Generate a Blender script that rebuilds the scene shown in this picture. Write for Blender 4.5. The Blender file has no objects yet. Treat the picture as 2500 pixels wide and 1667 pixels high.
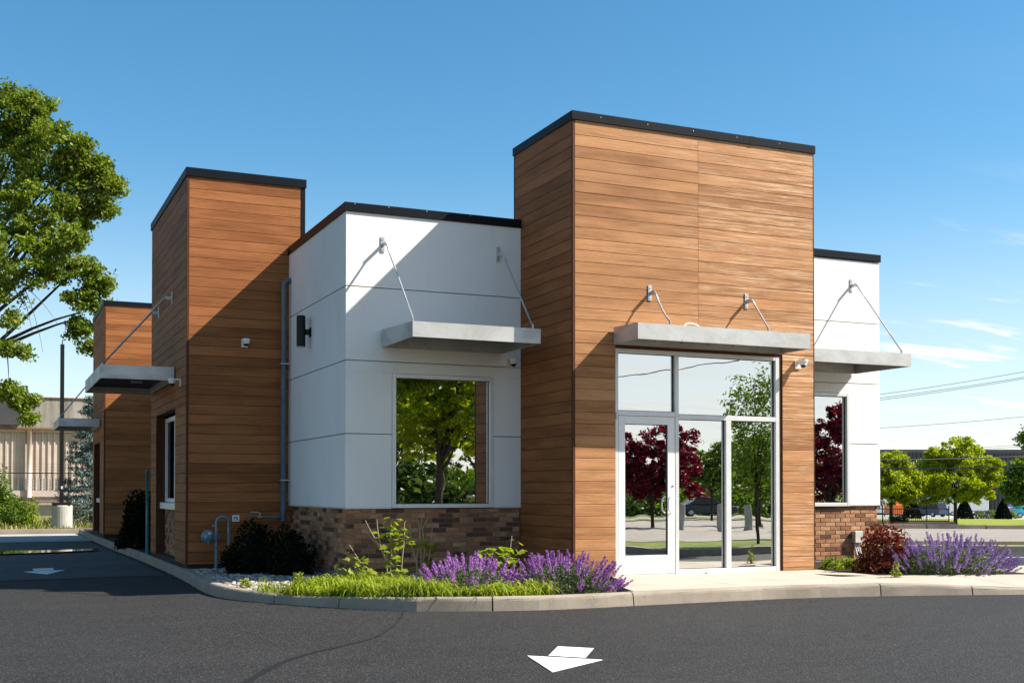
import bpy, math, random
import numpy as np
from mathutils import Vector, Matrix

random.seed(7)
RNG = np.random.default_rng(11)
S = bpy.context.scene
COL = S.collection

# ------------------------------------------------------------------ camera
F_PX, CY, PITCH, YAW, EYE = 2874.56, 1152.03, 0.0158989, 0.4202129, 1.28
FW = Vector((math.sin(YAW) * math.cos(PITCH), math.cos(YAW) * math.cos(PITCH), math.sin(PITCH)))
RT = Vector((math.cos(YAW), -math.sin(YAW), 0.0))
UP = RT.cross(FW)
cam_d = bpy.data.cameras.new("camera")
cam = bpy.data.objects.new("camera", cam_d)
COL.objects.link(cam)
cam_d.sensor_width = 36.0
cam_d.lens = F_PX / 2500.0 * 36.0
cam_d.shift_y = (CY - 833.5) / 2500.0
cam_d.clip_start = 0.1
cam_d.clip_end = 6000
cam.matrix_world = Matrix(((RT.x, UP.x, -FW.x, 0), (RT.y, UP.y, -FW.y, 0), (RT.z, UP.z, -FW.z, EYE), (0, 0, 0, 1)))
S.camera = cam

# ------------------------------------------------------------------ sun and sky
SUN = Vector((2.05, -1.0, 2.07)).normalized()          # direction towards the sun
sun_d = bpy.data.lights.new("sun", 'SUN')
sun_d.energy = 4.9
sun_d.angle = math.radians(0.5)
sun_d.color = (1.0, 0.93, 0.82)
sun = bpy.data.objects.new("sun", sun_d)
COL.objects.link(sun)
sun.location = (20, -10, 20)
sun.rotation_euler = SUN.to_track_quat('Z', 'Y').to_euler()

W = bpy.data.worlds.new("World")
S.world = W
W.use_nodes = True
nt = W.node_tree
nt.nodes.clear()
N = nt.nodes.new
L = nt.links.new


def wmath(op, a, b=None, clamp=False):
    n = N('ShaderNodeMath')
    n.operation = op
    n.use_clamp = clamp
    for i, v in enumerate((a, b)):
        if v is None:
            continue
        if isinstance(v, (int, float)):
            n.inputs[i].default_value = v
        else:
            L(v, n.inputs[i])
    return n.outputs[0]


wo = N('ShaderNodeOutputWorld')
bg = N('ShaderNodeBackground')
sky = N('ShaderNodeTexSky')
sky.sky_type = 'NISHITA'
sky.sun_disc = False
sky.sun_elevation = math.asin(SUN.z)
sky.sun_rotation = math.atan2(SUN.x, SUN.y)
sky.altitude = 100
sky.air_density = 1.0
sky.dust_density = 0.25
sky.ozone_density = 2.5
bg.inputs['Strength'].default_value = 0.076
tc = N('ShaderNodeTexCoord')
sep = N('ShaderNodeSeparateXYZ')
L(tc.outputs['Generated'], sep.inputs[0])
dx, dy, dz = sep.outputs
zz = wmath('ADD', wmath('MAXIMUM', dz, 0.0), 0.09)
cmb = N('ShaderNodeCombineXYZ')
L(wmath('DIVIDE', dx, zz), cmb.inputs[0])
L(wmath('DIVIDE', dy, zz), cmb.inputs[1])
mp = N('ShaderNodeMapping')
mp.inputs['Rotation'].default_value = (0, 0, math.radians(-24))
mp.inputs['Scale'].default_value = (0.30, 0.95, 1)
mp.inputs['Location'].default_value = (1.7, 0.4, 0)
L(cmb.outputs[0], mp.inputs[0])
cn = N('ShaderNodeTexNoise')
cn.inputs['Scale'].default_value = 3.4
cn.inputs['Detail'].default_value = 9
cn.inputs['Roughness'].default_value = 0.56
cn.inputs['Distortion'].default_value = 0.25
L(mp.outputs[0], cn.inputs['Vector'])
cr = N('ShaderNodeMapRange')
cr.interpolation_type = 'SMOOTHSTEP'
cr.inputs['From Min'].default_value = 0.46
cr.inputs['From Max'].default_value = 0.72
L(cn.outputs['Fac'], cr.inputs[0])
# the high cloud lies to the east and south of the building (right of the view and behind it)
side = N('ShaderNodeMapRange')
side.interpolation_type = 'SMOOTHSTEP'
side.inputs['From Min'].default_value = 0.52
side.inputs['From Max'].default_value = 0.98
L(wmath('SUBTRACT', wmath('MULTIPLY', dx, 0.85), wmath('MULTIPLY', dy, 0.30)), side.inputs[0])
side.inputs['From Min'].default_value = 0.26
side.inputs['From Max'].default_value = 0.42
low = N('ShaderNodeMapRange')
low.interpolation_type = 'SMOOTHSTEP'
low.inputs['From Min'].default_value = 0.02
low.inputs['From Max'].default_value = 0.27
low.inputs['To Min'].default_value = 1.0
low.inputs['To Max'].default_value = 0.0
L(dz, low.inputs[0])
south = N('ShaderNodeMapRange')
south.interpolation_type = 'SMOOTHSTEP'
south.inputs['From Min'].default_value = 0.05
south.inputs['From Max'].default_value = 0.55
L(wmath('MULTIPLY', dy, -1.0), south.inputs[0])
slow = N('ShaderNodeMapRange')
slow.interpolation_type = 'SMOOTHSTEP'
slow.inputs['From Min'].default_value = 0.22
slow.inputs['From Max'].default_value = 0.60
slow.inputs['To Min'].default_value = 1.0
slow.inputs['To Max'].default_value = 0.12
L(dz, slow.inputs[0])
veil = wmath('MULTIPLY', wmath('ADD', wmath('MULTIPLY', low.outputs[0], 2.2), 0.015), side.outputs[0])
wisp = wmath('MULTIPLY', cr.outputs[0], veil)
hz = N('ShaderNodeMapRange')
hz.interpolation_type = 'SMOOTHERSTEP'
hz.inputs['From Min'].default_value = -0.02
hz.inputs['From Max'].default_value = 0.30
hz.inputs['To Min'].default_value = 0.48
hz.inputs['To Max'].default_value = 0.0
L(dz, hz.inputs[0])
eastw = N('ShaderNodeMapRange')
eastw.interpolation_type = 'SMOOTHSTEP'
eastw.inputs['From Min'].default_value = -0.25
eastw.inputs['From Max'].default_value = 0.35
eastw.inputs['To Min'].default_value = 0.25
L(dx, eastw.inputs[0])
sv = wmath('MULTIPLY', wmath('MULTIPLY', south.outputs[0], wmath('MULTIPLY', slow.outputs[0], eastw.outputs[0])), wmath('ADD', wmath('MULTIPLY', cn.outputs['Fac'], 0.5), 0.55))
m1 = wmath('MAXIMUM', wmath('MULTIPLY', wisp, 1.15), hz.outputs[0])
mask = wmath('MAXIMUM', m1, sv, clamp=True)
hsv = N('ShaderNodeHueSaturation')
hsv.inputs['Saturation'].default_value = 1.27
hsv.inputs['Hue'].default_value = 0.488
hsv.inputs['Value'].default_value = 1.0
L(sky.outputs[0], hsv.inputs['Color'])
mixc = N('ShaderNodeMixRGB')
mixc.inputs[2].default_value = (6.2, 6.25, 6.3, 1)
L(mask, mixc.inputs[0])
L(hsv.outputs[0], mixc.inputs[1])
L(mixc.outputs[0], bg.inputs['Color'])
L(bg.outputs[0], wo.inputs[0])

S.view_settings.view_transform = 'Standard'
S.view_settings.look = 'None'
S.view_settings.exposure = 1.16
S.view_settings.gamma = 1.0
S.view_settings.use_curve_mapping = False
S.render.engine = 'CYCLES'
S.cycles.max_bounces = 8
S.cycles.transparent_max_bounces = 8

# ------------------------------------------------------------------ placing helpers


def at(px, depth, z=None, py=None):
    """world point seen in photo column px at camera depth; z given or from row py"""
    a = (px - 1250) / F_PX
    k = FW.copy() + RT * a
    if py is not None:
        k -= UP * ((py - CY) / F_PX)
    p = k * depth
    return Vector((p.x, p.y, EYE + p.z if py is not None else (z if z is not None else 0.0)))


def sm(t):
    t = min(1.0, max(0.0, t))
    return t * t * (3 - 2 * t)


def gz(x, y):
    d = math.hypot(x, y)
    right = sm((x - 9) / 8)
    z = -0.014 * max(0.0, min(d, 210) - 16) * right
    z += (-0.05 * sm((y - 12.5) / 3) - 0.05 * sm((y - 22) / 9)) * sm((6 - x) / 2)
    return z


# ------------------------------------------------------------------ mesh helpers
class MB:
    def __init__(s):
        s.v = []
        s.f = []

    def box(s, x0, y0, z0, x1, y1, z1):
        b = len(s.v)
        s.v += [(x0, y0, z0), (x1, y0, z0), (x1, y1, z0), (x0, y1, z0), (x0, y0, z1), (x1, y0, z1), (x1, y1, z1), (x0, y1, z1)]
        s.f += [tuple(b + i for i in q) for q in ((0, 3, 2, 1), (4, 5, 6, 7), (0, 1, 5, 4), (1, 2, 6, 5), (2, 3, 7, 6), (3, 0, 4, 7))]
        return s

    def cbox(s, x0, y0, z0, x1, y1, z1, c=0.004):
        """box with chamfered edges"""
        b = len(s.v)
        X, Y, Z = (x0, x1), (y0, y1), (z0, z1)
        idx = {}
        for i in (0, 1):
            for j in (0, 1):
                for k in (0, 1):
                    sx, sy, sz = (1, -1)[i], (1, -1)[j], (1, -1)[k]
                    for ax in range(3):
                        p = [X[i] + sx * c, Y[j] + sy * c, Z[k] + sz * c]
                        p[ax] = (X[i], Y[j], Z[k])[ax]
                        idx[(i, j, k, ax)] = len(s.v)
                        s.v.append(tuple(p))
        I = idx

        def q(*k):
            s.f.append(tuple(I[t] for t in k))
        for ax in range(3):
            for e in (0, 1):
                o = [a for a in range(3) if a != ax]
                loop = []
                for (m, n) in ((0, 0), (1, 0), (1, 1), (0, 1)):
                    t = [0, 0, 0]
                    t[ax] = e
                    t[o[0]] = m
                    t[o[1]] = n
                    loop.append((t[0], t[1], t[2], ax))
                if (e == 0) != (ax == 1):
                    loop = loop[::-1]
                q(*loop)
        for ax in range(3):                      # edges running along ax
            o = [a for a in range(3) if a != ax]
            for m in (0, 1):
                for n in (0, 1):
                    t0 = [0, 0, 0]
                    t1 = [0, 0, 0]
                    t1[ax] = 1
                    for t in (t0, t1):
                        t[o[0]] = m
                        t[o[1]] = n
                    q((*t0, o[0]), (*t1, o[0]), (*t1, o[1]), (*t0, o[1]))
        for i in (0, 1):
            for j in (0, 1):
                for k in (0, 1):
                    q((i, j, k, 0), (i, j, k, 1), (i, j, k, 2))
        return s

    def tube(s, pts, r, n=8, cap=True):
        pts = [Vector(p) for p in pts]
        rs = r if isinstance(r, (list, tuple)) else [r] * len(pts)
        b = len(s.v)
        d0 = (pts[1] - pts[0]).normalized()
        ref = Vector((0, 0, 1)) if abs(d0.z) < 0.9 else Vector((1, 0, 0))
        for i, p in enumerate(pts):
            d = (pts[min(i + 1, len(pts) - 1)] - pts[max(i - 1, 0)]).normalized()
            if i == 0:
                u = d.cross(ref)
            else:
                u = u - d * u.dot(d)
                if u.length < 1e-4:
                    u = d.cross(ref)
            u.normalize()
            w = u.cross(d)
            for k in range(n):
                a = 2 * math.pi * k / n
                s.v.append(tuple(p + (u * math.cos(a) + w * math.sin(a)) * rs[i]))
        for i in range(len(pts) - 1):
            for k in range(n):
                k2 = (k + 1) % n
                s.f.append((b + i * n + k, b + i * n + k2, b + (i + 1) * n + k2, b + (i + 1) * n + k))
        if cap:
            s.f.append(tuple(b + k for k in range(n)))
            s.f.append(tuple(b + (len(pts) - 1) * n + k for k in reversed(range(n))))
        return s

    def lathe(s, prof, c, axis=(0, 0, 1), n=20):
        """prof: list of (r, h) ; c origin; axis direction"""
        ax = Vector(axis).normalized()
        ref = Vector((0, 0, 1)) if abs(ax.z) < 0.9 else Vector((1, 0, 0))
        u = ax.cross(ref).normalized()
        w = ax.cross(u)
        c = Vector(c)
        b = len(s.v)
        for r, h in prof:
            for k in range(n):
                a = 2 * math.pi * k / n
                s.v.append(tuple(c + ax * h + (u * math.cos(a) + w * math.sin(a)) * max(r, 1e-4)))
        for i in range(len(prof) - 1):
            for k in range(n):
                k2 = (k + 1) % n
                s.f.append((b + i * n + k, b + i * n + k2, b + (i + 1) * n + k2, b + (i + 1) * n + k))
        s.f.append(tuple(b + k for k in range(n)))
        s.f.append(tuple(b + (len(prof) - 1) * n + k for k in reversed(range(n))))
        return s

    def poly(s, pts):
        b = len(s.v)
        s.v += [tuple(p) for p in pts]
        s.f.append(tuple(range(b, b + len(pts))))
        return s

    def prism(s, pts, z0, z1):
        """pts: xy outline (ccw); z0, z1 floats"""
        b = len(s.v)
        n = len(pts)
        s.v += [(p[0], p[1], z0) for p in pts] + [(p[0], p[1], z1) for p in pts]
        s.f.append(tuple(b + i for i in reversed(range(n))))
        s.f.append(tuple(b + n + i for i in range(n)))
        for i in range(n):
            j = (i + 1) % n
            s.f.append((b + i, b + j, b + n + j, b + n + i))
        return s

    def build(s, name, mat, parent=None, smooth=False):
        me = bpy.data.meshes.new(name)
        me.from_pydata(s.v, [], s.f)
        if mat is not None:
            me.materials.append(mat)
        if smooth:
            me.polygons.foreach_set('use_smooth', [True] * len(me.polygons))
        me.update()
        o = bpy.data.objects.new(name, me)
        COL.objects.link(o)
        if parent is not None:
            o.parent = parent
        return o


def quads_mesh(name, V, mat, parent=None, k=4, smooth=False):
    """V: (n, k, 3) numpy array -> one mesh of n k-gons"""
    n = len(V)
    me = bpy.data.meshes.new(name)
    me.vertices.add(n * k)
    me.vertices.foreach_set('co', V.reshape(-1).astype(np.float32))
    me.loops.add(n * k)
    me.loops.foreach_set('vertex_index', np.arange(n * k, dtype=np.int32))
    me.polygons.add(n)
    me.polygons.foreach_set('loop_start', np.arange(0, n * k, k, dtype=np.int32))
    me.polygons.foreach_set('loop_total', np.full(n, k, dtype=np.int32))
    me.materials.append(mat)
    me.update(calc_edges=True)
    o = bpy.data.objects.new(name, me)
    COL.objects.link(o)
    if parent is not None:
        o.parent = parent
    return o


def tag(o, label=None, cat=None, group=None, kind=None):
    if label:
        o['label'] = label
    if cat:
        o['category'] = cat
    if group:
        o['group'] = group
    if kind:
        o['kind'] = kind
    return o


def thing(name, loc, label, cat, group=None):
    """empty at the base; children are built in world space then kept there"""
    o = bpy.data.objects.new(name, None)
    o.empty_display_size = 0.3
    COL.objects.link(o)
    o.location = loc
    return tag(o, label, cat, group)


def adopt(parent, *kids):
    """parent children whose meshes were made in world space"""
    off = Vector(parent.location)
    for k in kids:
        k.parent = parent
        k.matrix_parent_inverse = Matrix.Translation(-off)
    return kids[0] if kids else None


# ------------------------------------------------------------------ materials
class Mat:
    def __init__(s, name, color=(0.5, 0.5, 0.5), rough=0.7, metal=0.0, spec=0.5):
        s.m = bpy.data.materials.new(name)
        s.m.use_nodes = True
        s.t = s.m.node_tree
        s.b = s.t.nodes['Principled BSDF']
        s.b.inputs['Base Color'].default_value = (*color, 1)
        s.b.inputs['Roughness'].default_value = rough
        s.b.inputs['Metallic'].default_value = metal
        s.b.inputs['Specular IOR Level'].default_value = spec
        s.geo = None

    def n(s, t, **kw):
        n = s.t.nodes.new(t)
        for k, v in kw.items():
            if k in n.inputs:
                n.inputs[k].default_value = v
            else:
                setattr(n, k, v)
        return n

    def l(s, a, b):
        s.t.links.new(a, b)

    def pos(s, scale=(1, 1, 1), obj=False, rnd=0.0):
        g = s.n('ShaderNodeNewGeometry')
        src = g.outputs['Position']
        if rnd:
            oi = s.n('ShaderNodeObjectInfo')
            va = s.n('ShaderNodeVectorMath', operation='MULTIPLY_ADD')
            s.l(oi.outputs['Random'], va.inputs[0])
            va.inputs[1].default_value = (rnd, rnd * 0.7, rnd * 1.3)
            s.l(src, va.inputs[2])
            src = va.outputs[0]
        m = s.n('ShaderNodeMapping')
        m.inputs['Scale'].default_value = scale
        s.l(src, m.inputs[0])
        return m.outputs[0]

    def noise(s, scale=5, detail=4, rough=0.5, vec=None, vscale=(1, 1, 1), dist=0.0, rnd=0.0):
        n = s.n('ShaderNodeTexNoise')
        n.inputs['Scale'].default_value = scale
        n.inputs['Detail'].default_value = detail
        n.inputs['Roughness'].default_value = rough
        n.inputs['Distortion'].default_value = dist
        s.l(vec if vec is not None else s.pos(vscale, rnd=rnd), n.inputs['Vector'])
        return n.outputs['Fac']

    def ramp(s, fac, stops):
        r = s.n('ShaderNodeValToRGB')
        el = r.color_ramp.elements
        while len(el) < len(stops):
            el.new(0.5)
        for e, (p, c) in zip(el, stops):
            e.position = p
            e.color = (*c, 1) if len(c) == 3 else c
        s.l(fac, r.inputs[0])
        return r.outputs[0]

    def rng(s, fac, a, b, c, d):
        r = s.n('ShaderNodeMapRange')
        for i, v in enumerate((a, b, c, d)):
            r.inputs[i + 1].default_value = v
        s.l(fac, r.inputs[0])
        return r.outputs[0]

    def mix(s, fac, a, b, blend='MIX'):
        r = s.n('ShaderNodeMixRGB')
        r.blend_type = blend
        for i, v in enumerate((fac, a, b)):
            if isinstance(v, (int, float)):
                r.inputs[i].default_value = v
            elif isinstance(v, tuple):
                r.inputs[i].default_value = (*v, 1)
            else:
                s.l(v, r.inputs[i])
        return r.outputs[0]

    def math(s, op, a, b=0.0):
        r = s.n('ShaderNodeMath', operation=op)
        for i, v in enumerate((a, b)):
            if isinstance(v, (int, float)):
                r.inputs[i].default_value = v
            else:
                s.l(v, r.inputs[i])
        return r.outputs[0]

    def color(s, sock):
        s.l(sock, s.b.inputs['Base Color'])
        return s

    def bump(s, h, strength=0.3, dist=0.01):
        b = s.n('ShaderNodeBump')
        b.inputs['Strength'].default_value = strength
        b.inputs['Distance'].default_value = dist
        s.l(h, b.inputs['Height'])
        s.l(b.outputs[0], s.b.inputs['Normal'])
        return s


def simple(name, color, rough=0.6, metal=0.0, var=0.12, scale=6.0, spec=0.5, bump=0.0):
    m = Mat(name, color, rough, metal, spec)
    n = m.noise(scale, 5, 0.6)
    lo = tuple(c * (1 - var) for c in color)
    hi = tuple(min(1, c * (1 + var)) for c in color)
    m.color(m.ramp(n, [(0.3, lo), (0.7, hi)]))
    if bump:
        m.bump(m.noise(scale * 12, 3), bump, 0.004)
    return m.m


# wood-grain cladding
def wood(name, weather):
    m = Mat(name, rough=0.62, spec=0.16)
    oi = m.n('ShaderNodeObjectInfo')
    grain = m.noise(1.0, 6, 0.62, vscale=(2.2, 2.2, 60), rnd=40.0, dist=0.9)
    fine = m.noise(1.0, 4, 0.7, vscale=(16, 16, 280), rnd=21.0, dist=0.4)
    blot = m.noise(1.0, 3, 0.5, vscale=(0.9, 0.9, 6), rnd=9.0)
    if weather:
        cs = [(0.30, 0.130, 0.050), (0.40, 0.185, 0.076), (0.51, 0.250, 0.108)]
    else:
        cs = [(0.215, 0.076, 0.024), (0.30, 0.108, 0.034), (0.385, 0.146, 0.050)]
    base = m.ramp(oi.outputs['Random'], [(0.0, cs[0]), (0.5, cs[1]), (1.0, cs[2])])
    c = m.mix(m.rng(grain, 0.42, 0.66, 0.0, 0.62), base, tuple(v * 0.52 for v in cs[0]))
    c = m.mix(m.rng(blot, 0.4, 0.68, 0.0, 0.55), c, tuple(v * 1.14 for v in cs[2]))
    c = m.mix(m.rng(fine, 0.50, 0.70, 0.0, 0.40), c, tuple(v * 0.45 for v in cs[0]))
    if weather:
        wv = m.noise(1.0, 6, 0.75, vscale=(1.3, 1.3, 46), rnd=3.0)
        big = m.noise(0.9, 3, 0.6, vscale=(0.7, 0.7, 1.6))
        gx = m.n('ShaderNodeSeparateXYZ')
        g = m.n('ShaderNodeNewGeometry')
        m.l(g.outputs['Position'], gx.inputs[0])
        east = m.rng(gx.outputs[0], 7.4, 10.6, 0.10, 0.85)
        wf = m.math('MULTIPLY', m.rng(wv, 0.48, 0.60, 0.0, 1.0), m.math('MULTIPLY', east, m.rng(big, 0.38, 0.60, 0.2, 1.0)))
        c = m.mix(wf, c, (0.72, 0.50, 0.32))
    m.color(c)
    h = m.mix(0.5, grain, fine)
    m.bump(h, 0.5, 0.0035)
    return m.m


M = {}
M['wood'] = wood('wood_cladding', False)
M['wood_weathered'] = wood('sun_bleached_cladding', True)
M['trim_brown'] = simple('brown_trim', (0.085, 0.030, 0.013), 0.55, 0, 0.1, 6, 0.15)
M['groove'] = simple('dark_groove', (0.030, 0.013, 0.007), 0.9)
M['coping'] = simple('black_coping', (0.006, 0.008, 0.012), 0.42, 0.0, 0.2, 3.0, 0.12)
M['coping_brown'] = M['coping']

m = Mat('white_stucco', rough=0.85, spec=0.25)
a = m.noise(1.0, 5, 0.6, vscale=(0.8, 0.8, 0.45))
st = m.noise(1.0, 5, 0.65, vscale=(7, 7, 0.8))
c = m.ramp(a, [(0.25, (0.745, 0.725, 0.70)), (0.7, (0.84, 0.82, 0.79))])
c = m.mix(m.rng(st, 0.58, 0.8, 0.0, 0.16), c, (0.50, 0.47, 0.42))
drip = m.noise(1.0, 5, 0.7, vscale=(11, 11, 0.35))
dirt = m.noise(1.0, 6, 0.7, vscale=(2.2, 2.2, 1.5), dist=1.0)
c = m.mix(m.math('MULTIPLY', m.rng(drip, 0.56, 0.74, 0.0, 0.35), m.rng(dirt, 0.45, 0.65, 0.0, 1.0)), c, (0.36, 0.33, 0.28))
c = m.mix(m.rng(m.noise(38, 5, 0.8), 0.72, 0.78, 0.0, 0.4), c, (0.40, 0.38, 0.34))
m.color(c)
m.bump(m.mix(0.25, m.noise(170, 3, 0.6), m.noise(1.2, 3, 0.5)), 0.6, 0.005)
M['stucco'] = m.m
M['joint'] = simple('stucco_joint', (0.34, 0.33, 0.32), 0.9)

# galvanised canopy sheet
m = Mat('galvanised_sheet', rough=0.42, metal=0.35, spec=0.5)
a = m.noise(1.0, 6, 0.62, vscale=(1.8, 1.8, 3.0), dist=0.5)
sp = m.noise(1.0, 4, 0.6, vscale=(30, 30, 6))
spot = m.noise(14, 6, 0.72)
c = m.ramp(a, [(0.3, (0.33, 0.325, 0.31)), (0.47, (0.45, 0.445, 0.43)), (0.62, (0.55, 0.545, 0.53))])
c = m.mix(m.rng(sp, 0.5, 0.75, 0.0, 0.3), c, (0.40, 0.40, 0.39))
c = m.mix(m.rng(spot, 0.67, 0.72, 0.0, 0.8), c, (0.16, 0.14, 0.12))
m.color(c)
m.l(m.rng(a, 0.3, 0.7, 0.55, 0.35), m.b.inputs['Roughness'])
m.bump(spot, 0.1, 0.003)
M['galv'] = m.m
M['steel'] = simple('zinc_rod', (0.52, 0.52, 0.52), 0.38, 0.6)
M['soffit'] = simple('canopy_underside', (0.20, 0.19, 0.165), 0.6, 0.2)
M['alu'] = simple('aluminium_frame', (0.66, 0.665, 0.66), 0.36, 0.25, 0.05)
M['white_paint'] = simple('white_enamel', (0.78, 0.775, 0.75), 0.35, 0.0, 0.05)
M['gasket'] = simple('black_gasket', (0.02, 0.02, 0.02), 0.6)
M['interior'] = simple('interior_wall', (0.10, 0.09, 0.08), 0.9)
M['interior_floor'] = simple('interior_floor', (0.16, 0.14, 0.12), 0.7)
M['roofing'] = simple('roof_membrane', (0.25, 0.25, 0.25), 0.9)


def glass(name, refl, waves):
    m = Mat(name)
    t = m.t
    t.nodes.remove(m.b)
    out = t.nodes['Material Output']
    gl = m.n('ShaderNodeBsdfGlossy')
    gl.inputs['Color'].default_value = (refl, refl * 1.0, refl * 0.98, 1)
    gl.inputs['Roughness'].default_value = 0.004
    tr = m.n('ShaderNodeBsdfTransparent')
    tr.inputs['Color'].default_value = (0.55, 0.60, 0.58, 1)
    mx = m.n('ShaderNodeMixShader')
    mx.inputs[0].default_value = 0.86
    w1 = m.noise(1.0, 2, 0.5, vscale=(1.3, 1.3, 0.9))
    w2 = m.noise(1.0, 2, 0.4, vscale=(5.0, 5.0, 3.0))
    b = m.n('ShaderNodeBump')
    b.inputs['Strength'].default_value = 1.0
    b.inputs['Distance'].default_value = waves
    m.l(m.math('ADD', w1, m.math('MULTIPLY', w2, 0.05)), b.inputs['Height'])
    m.l(b.outputs[0], gl.inputs['Normal'])
    m.l(tr.outputs[0], mx.inputs[1])
    m.l(gl.outputs[0], mx.inputs[2])
    m.l(mx.outputs[0], out.inputs['Surface'])
    return m.m


M['glass'] = glass('coated_glass', 0.84, 0.0020)
M['glass_dark'] = glass('dim_glass', 0.16, 0.002)

# bricks
m = Mat('face_brick', rough=0.85, spec=0.25)
oi = m.n('ShaderNodeObjectInfo')
base = m.ramp(oi.outputs['Random'], [(0.0, (0.060, 0.034, 0.024)), (0.17, (0.13, 0.060, 0.032)), (0.4, (0.33, 0.155, 0.074)), (0.7, (0.43, 0.205, 0.098)), (1.0, (0.50, 0.285, 0.150))])
n1 = m.noise(1.0, 5, 0.65, vscale=(9, 9, 20), rnd=30.0)
n2 = m.noise(55, 4, 0.7)
c = m.mix(m.rng(n1, 0.42, 0.70, 0.0, 0.75), base, (0.16, 0.075, 0.045))
c = m.mix(m.rng(n2, 0.55, 0.75, 0.0, 0.4), c, (0.07, 0.045, 0.035))
m.color(c)
m.bump(m.mix(0.5, n1, n2), 0.7, 0.006)
M['brick'] = m.m
m = Mat('side_brick', rough=0.85, spec=0.25)
geo = m.n('ShaderNodeNewGeometry')
base = m.ramp(geo.outputs['Random Per Island'], [(0.0, (0.060, 0.034, 0.024)), (0.17, (0.13, 0.060, 0.032)), (0.4, (0.33, 0.155, 0.074)), (0.7, (0.43, 0.205, 0.098)), (1.0, (0.50, 0.285, 0.150))])
n1 = m.noise(1.0, 5, 0.65, vscale=(9, 9, 20))
c = m.mix(m.rng(n1, 0.42, 0.70, 0.0, 0.7), base, (0.16, 0.075, 0.045))
m.color(c)
m.bump(n1, 0.6, 0.006)
M['brick_many'] = m.m
M['mortar'] = simple('mortar', (0.24, 0.205, 0.17), 0.95, 0, 0.15, 20, 0.2, 0.4)  # mortar tone darkened to carry the shadow in the brick joints


def concrete(name, a_, b_, stain=(0.2, 0.17, 0.13)):
    m = Mat(name, rough=0.9, spec=0.25)
    n1 = m.noise(1.4, 6, 0.6)
    n2 = m.noise(60, 4, 0.7)
    n3 = m.noise(8, 6, 0.7, dist=0.8)
    c = m.ramp(n1, [(0.3, a_), (0.7, b_)])
    c = m.mix(m.rng(n3, 0.55, 0.75, 0.0, 0.5), c, stain)
    c = m.mix(m.rng(n2, 0.62, 0.75, 0.0, 0.45), c, tuple(v * 0.5 for v in a_))
    m.color(c)
    m.bump(m.mix(0.4, n3, n2), 0.7, 0.008)
    return m.m


M['kerb'] = concrete('kerb_concrete', (0.235, 0.195, 0.15), (0.34, 0.29, 0.23), (0.14, 0.115, 0.09))
M['walk'] = concrete('sidewalk_concrete', (0.37, 0.32, 0.26), (0.46, 0.41, 0.34), (0.30, 0.25, 0.20))
M['conc'] = concrete('grey_concrete', (0.33, 0.31, 0.28), (0.45, 0.43, 0.39))


def asphalt(name, dark, light, speck, spk_amt):
    m = Mat(name, rough=0.80, spec=0.35)
    n1 = m.noise(0.30, 6, 0.62, dist=0.6)
    n2 = m.noise(75, 4, 0.8)
    n3 = m.noise(1.6, 6, 0.7, dist=0.3)
    track = m.noise(1.0, 4, 0.6, vscale=(0.25, 1.7, 1), dist=0.4)
    vor = m.n('ShaderNodeTexVoronoi')
    vor.inputs['Scale'].default_value = 95
    m.l(m.pos(), vor.inputs['Vector'])
    c = m.ramp(n1, [(0.3, dark), (0.70, light)])
    c = m.mix(m.rng(n3, 0.40, 0.70, 0.0, 0.50), c, tuple(v * 0.5 for v in dark))
    c = m.mix(m.rng(track, 0.50, 0.64, 0.0, 0.30), c, tuple(v * 1.5 for v in light))
    sepc = m.n('ShaderNodeSeparateColor')
    m.l(vor.outputs['Color'], sepc.inputs[0])
    c = m.mix(m.rng(sepc.outputs[0], 0.72, 1.0, 0.0, spk_amt), c, speck)
    c = m.mix(m.rng(sepc.outputs[1], 0.0, 0.35, 0.65, 0.0), c, tuple(v * 0.2 for v in dark))
    oil = m.noise(2.6, 3, 0.5)
    c = m.mix(m.rng(oil, 0.72, 0.78, 0.0, 0.5), c, tuple(v * 0.35 for v in dark))
    m.color(c)
    m.bump(m.mix(0.5, n2, vor.outputs['Distance']), 1.0, 0.010)
    return m.m


M['asphalt'] = asphalt('sealed_asphalt', (0.0105, 0.010, 0.0105), (0.018, 0.0172, 0.0172), (0.105, 0.098, 0.09), 0.7)
M['asphalt_old'] = asphalt('worn_asphalt', (0.05, 0.052, 0.056), (0.08, 0.08, 0.08), (0.25, 0.24, 0.22), 0.4)
M['road'] = asphalt('pale_road', (0.27, 0.235, 0.20), (0.34, 0.30, 0.26), (0.45, 0.42, 0.38), 0.3)
M['seal'] = simple('crack_sealant', (0.0105, 0.0105, 0.011), 0.55, 0, 0.3, 14, 0.4, 0.3)
M['soil'] = simple('bark_mulch', (0.035, 0.022, 0.014), 0.95, 0, 0.5, 40, 0.2, 0.9)

m = Mat('road_paint', rough=0.7)
n1 = m.noise(24, 6, 0.75)
n2 = m.noise(3, 4, 0.6)
c = m.mix(m.rng(n1, 0.58, 0.66, 0.0, 0.75), (0.74, 0.73, 0.70), (0.10, 0.095, 0.09))
m.color(m.mix(m.rng(n2, 0.4, 0.7, 0.0, 0.15), c, (0.5, 0.48, 0.44)))
m.bump(m.noise(120, 3, 0.7), 0.6, 0.004)
M['paint'] = m.m


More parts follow.
